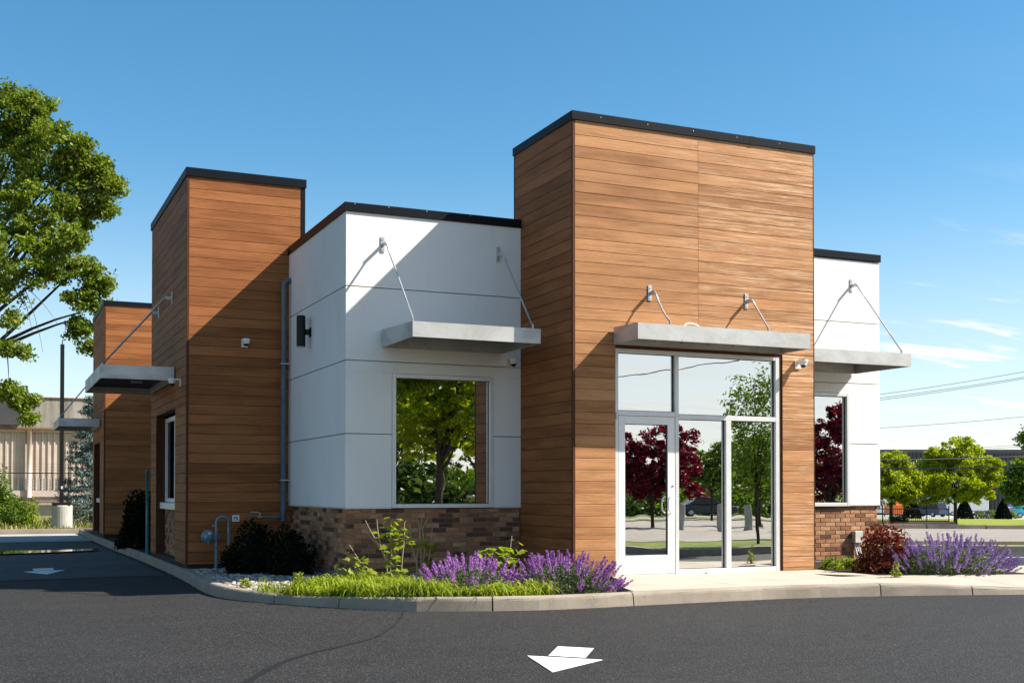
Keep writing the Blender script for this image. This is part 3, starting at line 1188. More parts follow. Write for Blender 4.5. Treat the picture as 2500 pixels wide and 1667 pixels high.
cp = coping(tower, XT, YT, XTR, YTB, ZTOP - 0.005, 6.262, 'FLRB')
sc_ = MB()
for x in np.arange(7.4, 10.9, 0.72):
    sc_.lathe([(0.006, 0), (0.006, 0.004), (0.002, 0.006)], (x, YT - 0.022, 6.215), (0, -1, 0), 8)
part(sc_, 'screw', M['steel'], cp)
jt = MB().cbox(9.78, YT - 0.0245, ZTOP - 0.008, 9.86, YT - 0.0225, 6.264, 0.0008)
part(jt, 'coping_joint', M['coping'], cp)
coping(tower2, XL, YL, XLR, YLB, ZTOP - 0.005, 6.28, 'FLRB')
coping(tower3, XL, YF, XLR, YFB, ZTOP - 0.005, 6.27, 'FLRB')
# white block copings
mb = MB()
mb.cbox(XW - 0.022, YW - 0.022, 5.045, XT + 0.03 - 0.002 - 0.03, YW + 0.25, 5.167, 0.003)
mb.cbox(XW - 0.022, YW + 0.252, 5.045, XW + 0.25, YL - 0.004, 5.167, 0.003)
cw = part(mb, 'coping', M['coping'], body)
sc_ = MB()
for x in (4.52, 5.0, 5.55, 6.2):
    sc_.lathe([(0.007, 0), (0.007, 0.004), (0.002, 0.007)], (x, YW - 0.022, 5.145), (0, -1, 0), 8)
part(sc_, 'screw', M['steel'], cw)
mb = MB()
mb.cbox(XTR + 0.002, YW - 0.022, 5.075, XR + 0.022, YW + 0.25, 5.195, 0.003)
mb.cbox(XR - 0.2, YW + 0.252, 5.075, XR + 0.022, 36.1, 5.195, 0.003)
part(mb, 'coping', M['coping'], body)

# stucco panels with real joints
JZ = [1.055, 2.050, 3.040, 4.040, 5.06]
G = 0.0065


def spanel(ax, plane, u0, u1, z0, z1):
    mb = MB()
    if ax == 1:
        mb.cbox(u0, plane, z0, u1, plane + 0.03, z1, 0.003)
    else:
        mb.cbox(plane, u0, z0, plane + 0.03, u1, z1, 0.003)
    part(mb, 'stucco_panel', M['stucco'], body_r if (ax == 1 and u0 > XT) else body)


for k in range(4):
    z0, z1 = JZ[k] + G * (k > 0), JZ[k + 1] - G * (k < 3)
    spanel(0, XW, YW + 0.0305, YL - 0.003, z0, z1)
    # front, left block
    if k == 0:
        spanel(1, YW, XW, W1[0] - 0.004, z0, z1)
        spanel(1, YW, W1[1] + 0.004, XT - 0.003, z0, z1)
        spanel(1, YW, XTR + 0.003, W2[0] - 0.004, z0, z1)
        spanel(1, YW, W2[1] + 0.004, XR, z0, z1)
    elif k == 1:
        for (A, B, Wn) in ((XW, XT - 0.003, W1), (XTR + 0.003, XR, W2)):
            spanel(1, YW, A, Wn[0] - 0.004, z0, Wn[3] + 0.004)
            spanel(1, YW, Wn[1] + 0.004, B, z0, Wn[3] + 0.004)
            spanel(1, YW, A, B, Wn[3] + 0.0042, z1)
    else:
        spanel(1, YW, XW, XT - 0.003, z0, z1)
        spanel(1, YW, XTR + 0.003, XR, z0, z1)
# metal drip edge under the stucco
for b_ in ((XW - 0.004, YW - 0.004, W1[0] - 0.01, YW + 0.05), (W1[1] + 0.01, YW - 0.004, XT - 0.003, YW + 0.05), (XW - 0.004, YW + 0.052, XW + 0.05, YL - 0.004),
           (XTR + 0.003, YW - 0.004, W2[0] - 0.01, YW + 0.05), (W2[1] + 0.01, YW - 0.004, XR + 0.004, YW + 0.05)):
    part(MB().box(b_[0], b_[1], 1.038, b_[2], b_[3], 1.053), 'drip_edge', M['alu'], body_r if b_[0] > XT else body)

# bricks: mortar wall, bricks proud of it
brick_mesh_cache = {}
YB, XB = YW + 0.035, XW + 0.035
mb = MB()
mb.box(XW + 0.045, YB + 0.008, 0.02, XT - 0.003, YB + 0.14, 1.037)
mb.box(XW + 0.045, YB + 0.142, 0.02, XW + 0.18, YL - 0.003, 1.037)
base_l = part(mb, 'brick_base', M['mortar'], bld)
base_r = part(MB().box(XTR + 0.003, YB + 0.008, 0.02, XR - 0.04, YB + 0.14, 1.037), 'brick_base', M['mortar'], bld)
BL, BH, BJ = 0.194, 0.058, 0.0098
NC = 13
Z0B = 1.036 - NC * (BH + BJ)


def brickmesh(ax, ln):
    key = (ax, round(ln, 3))
    if key not in brick_mesh_cache:
        mb = MB()
        if ax == 1:
            mb.cbox(-ln / 2, 0, -BH / 2, ln / 2, 0.05, BH / 2, 0.003)
        else:
            mb.cbox(0, -ln / 2, -BH / 2, 0.05, ln / 2, BH / 2, 0.003)
        me = bpy.data.meshes.new('brick')
        me.from_pydata(mb.v, [], mb.f)
        me.materials.append(M['brick'])
        brick_mesh_cache[key] = me
    return brick_mesh_cache[key]


def brick_rows(u0, u1):
    for c in range(NC):
        z = Z0B + c * (BH + BJ) + BH / 2 + BJ
        u = u0 - (0.1019 if c % 2 else 0)
        while u < u1 - 0.02:
            a, b = max(u, u0), min(u + BL, u1)
            if b - a > 0.03:
                yield a, b, z
            u += BL + BJ


for (u0, u1, lim) in ((XB, XT - 0.01, 0), (XTR + 0.12, XR - 0.035, 11.95)):
    for a, b, z in brick_rows(u0, u1):
        if b < lim:
            continue
        o = bpy.data.objects.new('brick', brickmesh(1, b - a))
        COL.objects.link(o)
        o.parent = base_l if a < XT else base_r
        o.location = ((a + b) / 2, YB + random.uniform(-0.0025, 0.0025), z)
mb = MB()
for a, b, z in brick_rows(YB + 0.052, YL - 0.005):
    j = random.uniform(-0.0025, 0.0025)
    mb.cbox(XB + j, a, z - BH / 2, XB + 0.05, b, z + BH / 2, 0.003)
o = part(mb, 'side_bricks', M['brick_many'], base_l)
o['kind'] = 'stuff'
mb = MB()
for a, b, z in brick_rows(XTR + 0.12, 11.95):
    mb.cbox(a, YB, z - BH / 2, b, YB + 0.05, z + BH / 2, 0.003)
o = part(mb, 'hidden_bricks', M['brick_many'], base_r)
o['kind'] = 'stuff'


# windows
def window(W_, ypl, name='window'):
    x0, x1, z0, z1 = W_
    fw = 0.055
    y0, y1 = ypl - 0.012, ypl + 0.10
    mb = MB()
    mb.cbox(x0, y0, z0, x0 + fw, y1, z1, 0.003)
    mb.cbox(x1 - fw, y0, z0, x1, y1, z1, 0.003)
    mb.cbox(x0 + fw + 0.001, y0, z1 - fw, x1 - fw - 0.001, y1, z1, 0.003)
    mb.cbox(x0 + fw + 0.001, y0, z0, x1 - fw - 0.001, y1, z0 + fw, 0.003)
    w = part(mb, name, M['alu'], bld)
    g = MB()
    gy = ypl + 0.052
    g.box(x0 + fw, gy, z0 + fw, x1 - fw, gy + 0.006, z1 - fw)
    part(g, 'pane', M['glass'], w)
    k = MB()
    e = 0.008
    for a, b, c, d in ((x0 + fw + .001, x0 + fw + e, z0 + fw + .001, z1 - fw - .001), (x1 - fw - e, x1 - fw - .001, z0 + fw + .001, z1 - fw - .001),
                       (x0 + fw + e + .001, x1 - fw - e - .001, z0 + fw + .001, z0 + fw + e), (x0 + fw + e + .001, x1 - fw - e - .001, z1 - fw - e, z1 - fw - .001)):
        k.box(a, gy - 0.012, c, b, gy - 0.001, d)
    part(k, 'gasket', M['gasket'], w)
    return w


window(W1, YW)
window(W2, YW)

# storefront: frame, panes, door
yf = YT + 0.05
x0, x1, z0, z1 = SF
sf = MB()
F1 = 0.05
sf.cbox(x0, yf - 0.03, z0, x0 + F1, yf + 0.09, z1 - 0.035, 0.003)
sf.cbox(x1 - 0.10, yf - 0.03, z0, x1 - 0.03, yf + 0.09, z1 - 0.035, 0.003)
xm = 8.628
sf.cbox(8.572, yf - 0.03, z0, xm, yf + 0.09, z1 - 0.09, 0.003)
sf.cbox(x0 + F1 + 0.001, yf - 0.03, z1 - 0.089, x1 - 0.101, yf + 0.09, z1 - 0.035, 0.003)
sf.cbox(x0 + F1 + 0.001, yf - 0.03, 2.288, 8.571, yf + 0.09, 2.352, 0.003)
sf.cbox(xm + 0.001, yf - 0.03, 2.258, x1 - 0.101, yf + 0.09, 2.322, 0.003)
sf.cbox(9.395, yf - 0.03, 0.211, 9.48, yf + 0.09, 2.257, 0.003)
sf.cbox(xm + 0.001, yf - 0.03, 0.13, x1 - 0.101, yf + 0.09, 0.21, 0.003)
store = part(sf, 'storefront_frame', M['alu'], bld)
hd = MB().box(SF[0] - 0.004, YT + 0.014, z1 - 0.034, SF[1] + 0.004, YT + 0.15, z1 - 0.002)
hd.box(SF[1] - 0.029, YT + 0.014, 0.13, SF[1] - 0.001, YT + 0.15, z1 - 0.035)
part(hd, 'head_flashing', M['trim_brown'], store)
gy = yf + 0.03


def pane(x0, x1, z0, z1, parent, mat='glass', y=None):
    y = gy if y is None else y
    g = MB().box(x0, y, z0, x1, y + 0.006, z1)
    o = part(g, 'pane', M[mat], parent)
    k = MB()
    e = 0.009
    for a, b, c, d in ((x0, x0 + e, z0, z1), (x1 - e, x1, z0, z1), (x0 + e, x1 - e, z0, z0 + e), (x0 + e, x1 - e, z1 - e, z1)):
        k.box(a + .0005, y - 0.014, c + .0005, b - .0005, y - 0.001, d - .0005)
    part(k, 'gasket', M['gasket'], parent)
    return o


pane(x0 + F1, 8.572, 2.352, z1 - 0.089, store)
pane(xm, x1 - 0.10, 2.322, z1 - 0.089, store)
pane(xm, 9.395, 0.21, 2.258, store)
pane(9.48, x1 - 0.10, 0.21, 2.258, store)
dr = MB()
dx0, dx1, dz0, dz1 = x0 + F1 + 0.006, 8.566, 0.165, 2.282
gx0, gx1, gz0, gz1 = 7.789, 8.454, 0.414, 2.176
ydo = yf - 0.026
dr.cbox(dx0, ydo, dz0, gx0, ydo + 0.05, dz1, 0.003)
dr.cbox(gx1, ydo, dz0, dx1, ydo + 0.05, dz1, 0.003)
dr.cbox(gx0 + 0.0005, ydo, gz1, gx1 - 0.0005, ydo + 0.05, dz1, 0.002)
dr.cbox(gx0 + 0.0005, ydo, dz0, gx1 - 0.0005, ydo + 0.05, gz0, 0.002)
door = part(dr, 'door', M['white_paint'], bld)
pane(gx0, gx1, gz0, gz1, door, y=ydo + 0.03)
h = MB()
for yy in (ydo - 0.06, ydo + 0.085):
    h.tube([(8.50, ydo + (0 if yy < ydo else 0.05), 1.20), (8.47, yy, 1.20), (8.44, yy, 1.17), (8.43, yy, 1.09), (8.44, yy, 1.01), (8.47, yy, 0.98), (8.50, ydo + (0 if yy < ydo else 0.05), 0.98)], 0.012, 8)
part(h, 'handle', M['white_paint'], door, True)
part(MB().lathe([(0.018, 0), (0.018, 0.008), (0.010, 0.012)], (8.535, ydo, 1.35), (0, -1, 0), 14), 'lock', M['steel'], door)
part(MB().cbox(7.645, ydo - 0.02, 2.235, 7.675, ydo - 0.002, 2.325, 0.003), 'hinge', M['steel'], door)
part(MB().box(dx0, yf - 0.03, 0.1465, dx1, yf + 0.07, 0.160), 'threshold', M['alu'], door)
# strap leaning inside the glass of the middle pane
st = MB()
sp_ = [Vector((8.74, YT + 0.22, 0.55)), Vector((8.80, YT + 0.2, 0.78)), Vector((9.02, YT + 0.2, 1.05)), Vector((9.25, YT + 0.22, 1.30)), Vector((9.38, YT + 0.24, 1.48))]
for a, b in zip(sp_[:-1], sp_[1:]):
    st.v += [tuple(a + Vector((0, 0, -0.02))), tuple(a + Vector((0, 0, 0.02))), tuple(b + Vector((0, 0, 0.02))), tuple(b + Vector((0, 0, -0.02)))]
    k = len(st.v)
    st.f.append((k - 4, k - 3, k - 2, k - 1))
so = st.build('strap', M['strap'])
pb_ = bpy.data.meshes.new('pebble')
pb_.from_pydata([(x * 0.035 + 9.02, y * 0.026 + 13.66, z * 0.020 + 0.162) for x, y, z in ((-1, -.3, 0), (-.4, -1, .1), (.6, -.8, 0), (1, .1, .2), (.5, .9, 0), (-.5, .8, .1), (0.1, 0, 1), (0, 0, -1))], [],
                [(0, 1, 6), (1, 2, 6), (2, 3, 6), (3, 4, 6), (4, 5, 6), (5, 0, 6), (1, 0, 7), (2, 1, 7), (3, 2, 7), (4, 3, 7), (5, 4, 7), (0, 5, 7)])
pb_.materials.append(M['conc'])
pbo = bpy.data.objects.new('pebble', pb_)
COL.objects.link(pbo)
tag(pbo, 'small grey stone lying on the paving in front of the middle glass pane', 'stone')
tag(so, 'yellow strap hanging slantwise behind the glass pane beside the door', 'strap')


# canopies (tray of galvanised sheet), rods, brackets
def canopy_y(x0, x1, yw, depth, zt, zb, drop, rods, label=None):
    """canopy on a wall facing -Y. zt, zb: top/bottom at the wall; front top lowered by drop"""
    mb = MB()
    yf_ = yw - depth
    th = 0.012

    def slopebox(xa, xb, ya, yb, lo, hi):
        """box between ya<yb whose top follows the slope"""
        def zt_at(y):
            return zt - drop * (yw - y) / depth
        b = len(mb.v)
        mb.v += [(xa, ya, lo), (xb, ya, lo), (xb, yb, lo), (xa, yb, lo), (xa, ya, hi(ya)), (xb, ya, hi(ya)), (xb, yb, hi(yb)), (xa, yb, hi(yb))]
        mb.f += [tuple(b + i for i in q) for q in ((0, 3, 2, 1), (4, 5, 6, 7), (0, 1, 5, 4), (1, 2, 6, 5), (2, 3, 7, 6), (3, 0, 4, 7))]
    top = lambda y: zt - drop * (yw - y) / depth
    slopebox(x0, x1, yf_, yf_ + th, zb, top)
    slopebox(x0, x0 + th, yf_ + th + .0005, yw - 0.03, zb, top)
    slopebox(x1 - th, x1, yf_ + th + .0005, yw - 0.03, zb, top)
    slopebox(x0 + th + .0005, x1 - th - .0005, yw - 0.03 - th, yw - 0.03, zb, top)
    # returned bottom lip
    mb.box(x0 + th + .001, yf_ + th + .001, zb + .001, x1 - th - .001, yf_ + 0.05, zb + 0.006)
    cn_ = part(mb, 'canopy', M['galv'], bld, label=label)
    rf = MB()
    b = len(rf.v)
    xa, xb, ya, yb = x0 + th + .001, x1 - th - .001, yf_ + th + .001, yw - 0.043
    rf.v += [(xa, ya, top(ya) - .09), (xb, ya, top(ya) - .09), (xb, yb, top(yb) - .09), (xa, yb, top(yb) - .09), (xa, ya, top(ya) - .06), (xb, ya, top(ya) - .06), (xb, yb, top(yb) - .06), (xa, yb, top(yb) - .06)]
    rf.f += [tuple(b + i for i in q) for q in ((0, 3, 2, 1), (4, 5, 6, 7), (0, 1, 5, 4), (1, 2, 6, 5), (2, 3, 7, 6), (3, 0, 4, 7))]
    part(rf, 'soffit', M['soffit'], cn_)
    bl = MB()
    for x in np.arange(x0 + 0.2, x1 - 0.1, 0.42):
        bl.lathe([(0.006, 0), (0.006, 0.010)], (x, yf_ + 0.03, top(yf_) - 0.062 + 0.06), (0, 0, 1), 6)
        bl.lathe([(0.008, 0), (0.008, 0.010)], (x, yw - 0.043, zb + 0.07), (0, -1, 0), 6)
    part(bl, 'bolt', M['trim_brown'], cn_)
    for r in rods:
        (bx, bz), tipd, (ex, ez), bend = r
        part(MB().cbox(bx - 0.028, yw - 0.012, bz - 0.105, bx + 0.028, yw - 0.0, bz + 0.105, 0.002), 'wall_plate', M['steel'], cn_)
        arm = MB()
        arm.cbox(bx - 0.006, yw - tipd - 0.02, bz - 0.035, bx + 0.006, yw - 0.012, bz + 0.02, 0.002)
        arm.lathe([(0.009, 0), (0.009, 0.008)], (bx, yw - 0.012, bz + 0.065), (0, -1, 0), 6)
        arm.lathe([(0.009, 0), (0.009, 0.008)], (bx, yw - 0.012, bz - 0.075), (0, -1, 0), 6)
        part(arm, 'bracket_arm', M['steel'], cn_)
        A = Vector((bx + 0.012, yw - tipd - 0.005, bz + 0.0))
        E_ = Vector((ex, yf_ + 0.06, ez + 0.045))
        mid = A.lerp(E_, 0.5) + Vector((0, 0, -bend))
        pts = [A, A.lerp(E_, 0.25) + Vector((0, 0, -bend * .75)), mid, A.lerp(E_, 0.75) + Vector((0, 0, -bend * .75)), E_]
        part(MB().tube(pts, 0.0125, 8), 'tie_rod', M['steel'], cn_, True)
        part(MB().cbox(ex - 0.008, yf_ + 0.045, ez - 0.07, ex + 0.008, yf_ + 0.075, ez + 0.06, 0.002), 'rod_lug', M['steel'], cn_)
    return cn_


ce = canopy_y(7.589, 10.305, YT, 0.667, 3.449, 3.222, 0.02, [((8.158, 3.944), 0.115, (8.105, 3.43), 0.05), ((9.724, 3.935), 0.115, (9.652, 3.43), 0.0)],
              'wide galvanised canopy above the glass entrance')
part(MB().tube([(8.335, YT - 0.55, 3.40), (8.37, YT - 0.55, 3.462), (8.45, YT - 0.52, 3.485), (8.56, YT - 0.5, 3.475), (8.66, YT - 0.5, 3.43)], 0.013, 8), 'loose_rod', M['steel'], ce, True)
canopy_y(4.902, 6.69, YW, 1.30, 3.471, 3.225, 0.05, [((4.920, 4.634), 0.115, (4.925, 3.42), 0.0), ((6.633, 4.640), 0.115, (6.60, 3.42), 0.0)],
         'galvanised canopy above the left white-wall window')
canopy_y(11.10, 13.017, YW, 1.30, 3.44, 3.195, 0.05, [((12.953, 4.646), 0.115, (12.88, 3.39), 0.0), ((11.2, 4.646), 0.115, (11.2, 3.39), 0.0)],
         'galvanised canopy on the right-hand white wall')


def canopy_x(xw, depth, y0, y1, zt, zb, rods, label):
    mb = MB()
    th = 0.012
    xf = xw - depth
    mb.box(xf, y0, zb, xf + th, y1, zt)
    mb.box(xf + th + .0005, y0, zb, xw - 0.02, y0 + th, zt)
    mb.box(xf + th + .0005, y1 - th, zb, xw - 0.02, y1, zt)
    mb.box(xw - 0.02 - th, y0 + th + .0005, zb, xw - 0.02, y1 - th - .0005, zt)
    cn_ = part(mb, 'canopy', M['galv'], bld, label=label)
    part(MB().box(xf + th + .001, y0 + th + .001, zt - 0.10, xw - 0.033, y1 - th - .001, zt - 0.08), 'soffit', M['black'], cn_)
    for (by, bz), (ey) in rods:
        part(MB().cbox(xw - 0.012, by - 0.028, bz - 0.105, xw, by + 0.028, bz + 0.105, 0.002), 'wall_plate', M['steel'], cn_)
        part(MB().cbox(xw - 0.13, by - 0.006, bz - 0.035, xw - 0.012, by + 0.006, bz + 0.02, 0.002), 'bracket_arm', M['steel'], cn_)
        part(MB().tube([(xw - 0.12, by, bz), (xf + 0.06, ey, zt + 0.04)], 0.0125, 8), 'tie_rod', M['steel'], cn_, True)
        part(MB().cbox(xf + 0.045, ey - 0.008, zt - 0.03, xf + 0.075, ey + 0.008, zt + 0.06, 0.002), 'rod_lug', M['steel'], cn_)
    return cn_


canopy_x(XL, 1.16, 19.75, 22.9, 3.295, 3.075, [((20.145, 4.49), 20.10), ((21.79, 4.47), 21.9)], 'galvanised canopy over the nearer drive-through window')
canopy_x(XL, 1.06, 33.5, 36.1, 3.22, 3.0, [((33.95, 4.40), 33.95), ((35.6, 4.40), 35.6)], 'galvanised canopy over the farther drive-through window')
part(MB().box(1.74, 21.2, 2.99, 2.4, 21.35, 3.07) if False else MB().cbox(2.30, 21.3, 3.16, 2.48, 21.45, 3.24, 0.004), 'soffit_light', M['boxgrey'], bld)

# drive-through windows in the recesses
for hole, tw in ((DT, tower2), (DTF, tower3)):
    ya, yb, za, zb_ = hole
    xr = XL + 0.157
    lin_ = MB()
    lin_.box(XL + 0.001, yb - 0.0005 - 0.02, za, xr - 0.002, yb - 0.0005, zb_ - 0.003)
    lin_.box(XL + 0.001, ya + 0.0005, za, xr - 0.002, ya + 0.02, zb_ - 0.003)
    lin_.box(XL + 0.001, ya + 0.021, zb_ - 0.022, xr - 0.002, yb - 0.021, zb_ - 0.003)
    part(lin_, 'recess_lining', M['trim_brown'], tw)
    fr = MB()
    wz0, wz1 = 1.08, 2.58
    for a, b, c, d in ((ya + 0.021, ya + 0.09, wz0, wz1), (yb - 0.09, yb - 0.021, wz0, wz1), ((ya + yb) / 2 - 0.03, (ya + yb) / 2 + 0.03, wz0 + 0.071, wz1 - 0.081),
                       (ya + 0.091, yb - 0.091, wz0, wz0 + 0.07), (ya + 0.091, yb - 0.091, wz1 - 0.08, wz1)):
        fr.cbox(xr, a, c, xr + 0.08, b, d, 0.003)
    wn = part(fr, 'service_window', M['white_paint'], tw)
    part(MB().box(xr + 0.04, ya + 0.091, wz0 + 0.071, xr + 0.046, yb - 0.091, wz1 - 0.081), 'pane', M['glass_dark'], tw)
    part(MB().cbox(xr - 0.09, ya + 0.022, 0.96, xr + 0.08, yb - 0.022, 1.072, 0.004), 'sill', M['white_paint'], tw)
    mo = MB().box(xr + 0.012, ya + 0.022, 0.11, xr + 0.15, yb - 0.022, 0.958)
    part(mo, 'brick_apron', M['mortar'], tw)
    bk = MB()
    for c in range(12):
        z = 0.958 - (c + 1) * (BH + BJ)
        u = ya + 0.022 - (0.1 if c % 2 else 0)
        while u < yb - 0.04:
            a, b = max(u, ya + 0.022), min(u + BL, yb - 0.022)
            if b - a > 0.03:
                bk.cbox(xr, a, z, xr + 0.03, b, z + BH, 0.003)
            u += BL + BJ
    o = part(bk, 'apron_bricks', M['brick_many'], tw)
    o['kind'] = 'stuff'
    part(MB().box(xr + 0.5, ya - 0.3, 0.1, xr + 0.55, yb + 0.3, 3.0), 'inner_screen', M['interior'], tw)
part(MB().cbox(XL + 0.04, 19.86, 0.885, XL + 0.07, 20.0, 1.075, 0.004), 'wall_box', M['boxgrey'], tower2)


# ------------------------------------------------------------------ fittings
def security_camera(loc, face, label):
    """face: unit vector out of the wall (dome hangs from the arm)"""
    f = Vector(face)
    s = Vector((-f.y, f.x, 0))
    c = Vector(loc)
    o = thing('security_camera', c, label, 'security camera', 'white dome cameras on the walls')
    mb = MB()
    a = c - s * 0.05
    b = c + s * 0.05
    lo = Vector((min(a.x, b.x), min(a.y, b.y), 0))
    hi = Vector((max(a.x, b.x), max(a.y, b.y), 0))
    q = c + f * 0.022
    lo.x, hi.x = min(lo.x, q.x), max(hi.x, q.x)
    lo.y, hi.y = min(lo.y, q.y), max(hi.y, q.y)
    mb.cbox(lo.x, lo.y, c.z - 0.07, hi.x, hi.y, c.z + 0.055, 0.006)
    lo2 = c + f * 0.0225 - s * 0.045
    hi2 = c + f * 0.13 + s * 0.045
    mb.cbox(min(lo2.x, hi2.x), min(lo2.y, hi2.y), c.z + 0.022, max(lo2.x, hi2.x), max(lo2.y, hi2.y), c.z + 0.054, 0.006)
    adopt(o, mb.build('bracket', M['white_paint']))
    d = c + f * 0.135
    adopt(o, MB().lathe([(0.062, 0.0545), (0.066, 0.045), (0.066, 0.022), (0.056, 0.010), (0.053, -0.012), (0.047, -0.022)], (d.x, d.y, c.z), (0, 0, 1), 22).build('housing', M['white_paint'], None, True))
    adopt(o, MB().lathe([(0.040, -0.0222), (0.038, -0.038), (0.028, -0.054), (0.012, -0.062), (0.001, -0.064)], (d.x, d.y, c.z), (0, 0, 1), 18).build('lens_dome', M['lens'], None, True))
    adopt(o, MB().lathe([(0.0445, -0.018), (0.0445, -0.026)], (d.x, d.y, c.z), (0, 0, 1), 18).build('dome_ring', M['boxgrey']))
    return o


security_camera((10.60, YT, 3.09), (0, -1, 0), 'dome camera on sunlit planks at the upper right corner of the entrance')
security_camera((6.82, YW, 3.10), (0, -1, 0), 'dome camera in the shade under the canopy on the white wall')
security_camera((3.70, YL, 3.60), (0, -1, 0), 'dome camera on the shaded planks of the left tower front')
security_camera((XL, 19.17, 3.0), (-1, 0, 0), 'dome camera beside the drive-through canopy on the side of the left tower')

o = thing('wall_lamp', (XW, 17.22, 3.6), 'black cylinder wall lamp on the shaded white side wall', 'wall lamp')
lx, ly = XW - 0.145, 17.22
adopt(o, MB().lathe([(0.062, 3.42), (0.066, 3.43), (0.066, 3.87), (0.060, 3.88)], (lx, ly, 0), (0, 0, 1), 28).build('lamp_body', M['black'], None, False))
adopt(o, MB().lathe([(0.058, 3.405), (0.058, 3.4195)], (lx, ly, 0), (0, 0, 1), 24).build('lamp_lens', M['boxgrey']))
adopt(o, MB().cbox(XW - 0.085, ly - 0.03, 3.60, XW - 0.012, ly + 0.03, 3.68, 0.004).build('lamp_arm', M['black']))
adopt(o, MB().cbox(XW - 0.0118, ly - 0.055, 3.57, XW - 0.0002, ly + 0.055, 3.71, 0.003).build('back_plate', M['black']))

# tall pipe
px_, py_ = 4.292, YL - 0.12
o = thing('wall_pipe', (px_, py_, 0.86), 'tall blue-grey pipe climbing the inner corner and bending into the white wall', 'pipe')
arc = [(px_, py_, 0.88), (px_, py_, 4.50)]
pts = [Vector((px_, py_, 0.80)), Vector((px_, py_, 4.46))]
for k in range(7):
    a = math.pi / 2 * k / 6
    pts.append(Vector((px_ + 0.085 - 0.085 * math.cos(a), py_, 4.53 + 0.085 * math.sin(a))))
pts.append(Vector((XW - 0.002, py_, 4.615)))
adopt(o, MB().tube(pts, 0.040, 14).build('pipe_run', M['pipe'], None, True))
cl = MB()
cl.lathe([(0.046, 0), (0.046, 0.04)], (px_, py_, 4.42), (0, 0, 1), 14)
cl.lathe([(0.046, 0), (0.046, 0.04)], (px_, py_, 2.9), (0, 0, 1), 14)
cl.lathe([(0.05, 0), (0.05, 0.012)], (XW - 0.014, py_, 4.615), (1, 0, 0), 14)
adopt(o, cl.build('coupling', M['pipe'], None, False))
for z in (3.29, 1.45):
    mb = MB()
    mb.box(px_ - 0.05, py_ - 0.052, z - 0.012, XW - 0.002, py_ - 0.042, z + 0.008)
    mb.box(px_ - 0.05, py_ - 0.0415, z - 0.012, px_ - 0.041, YL - 0.014, z + 0.008)
    adopt(o, mb.build('clamp', M['steel']))
o2 = thing('gas_valve', (3.9, YL - 0.12, 0.86), 'short blue pipe with yellow valve and lever at the foot of the tall pipe', 'valve')
adopt(o2, MB().tube([(3.78, YL - 0.12, 0.865), (4.25, YL - 0.12, 0.865)], 0.020, 10).build('pipe_run', M['pipe'], None, True))
adopt(o2, MB().lathe([(0.03, 0), (0.034, 0.03), (0.03, 0.07)], (4.17, YL - 0.12, 0.865), (1, 0, 0), 12).build('coupling', M['pipe']))
adopt(o2, MB().lathe([(0.026, 0), (0.032, 0.02), (0.032, 0.06), (0.026, 0.08)], (3.89, YL - 0.12, 0.865), (1, 0, 0), 12).build('valve_body', M['brass']))
adopt(o2, MB().tube([(3.93, YL - 0.12, 0.89), (3.93, YL - 0.12, 0.93), (3.90, YL - 0.12, 0.945), (3.78, YL - 0.12, 0.95)], 0.006, 6).build('lever', M['pvc']))

# gas regulator and riser
gy_ = YL - 0.30
o = thing('gas_meter', (3.22, gy_, 0.06), 'blue-grey gas regulator with round diaphragm on a bent riser pipe by the left tower', 'gas meter')
pts = [Vector((3.222, gy_, 0.05)), Vector((3.222, gy_, 0.78))]
for k in range(9):
    a = math.pi * k / 8
    pts.append(Vector((3.315 - 0.093 * math.cos(a), gy_, 0.80 + 0.085 * math.sin(a))))
pts.append(Vector((3.408, gy_, 0.45)))
adopt(o, MB().tube(pts, 0.022, 10).build('riser', M['meter'], None, True))
adopt(o, MB().lathe([(0.03, 0), (0.03, 0.05)], (3.222, gy_, 0.10), (0, 0, 1), 12).build('fitting', M['pipe']))
adopt(o, MB().lathe([(0.028, 0), (0.028, 0.03)], (3.222, gy_, 0.40), (0, 0, 1), 12).build('fitting', M['pipe']))
adopt(o, MB().lathe([(0.036, 0), (0.042, 0.02), (0.042, 0.10), (0.034, 0.13)], (3.222, gy_, 0.52), (0, 0, 1), 14).build('fitting', M['pipe']))
adopt(o, MB().tube([(3.18, gy_, 0.585), (3.13, gy_, 0.585)], 0.022, 10).build('fitting', M['pipe']))
c_ = (3.10, gy_ + 0.06, 0.585)
disc = adopt(o, MB().lathe([(0.07, 0), (0.098, 0.02), (0.104, 0.03), (0.104, 0.05), (0.096, 0.06), (0.07, 0.085), (0.04, 0.10), (0.02, 0.105)], c_, (0, -1, 0), 30).build('diaphragm', M['meter'], None, False))
mb = MB()
for k in range(10):
    a = 2 * math.pi * k / 10 + 0.2
    mb.lathe([(0.007, 0), (0.007, 0.012)], (c_[0] + 0.099 * math.cos(a), c_[1] - 0.05, c_[2] + 0.099 * math.sin(a)), (0, -1, 0), 6)
adopt(o, mb.build('bolt', M['pipe']))
adopt(o, MB().lathe([(0.018, 0), (0.024, 0.03), (0.024, 0.055)], (c_[0] + 0.01, c_[1] - 0.07, c_[2] - 0.13), (0, 0, 1), 12).build('vent_cup', M['pipe']))
mb = MB()
mb.box(3.045, c_[1] - 0.096, 0.565, 3.068, c_[1] - 0.091, 0.605)
mb.box(3.095, c_[1] - 0.108, 0.62, 3.135, c_[1] - 0.103, 0.65)
adopt(o, mb.build('plate', M['pvc']))
adopt(o, MB().box(3.15, gy_ - 0.028, 0.745, 3.20, gy_ - 0.023, 0.752).build('tag_wire', M['pvc']))
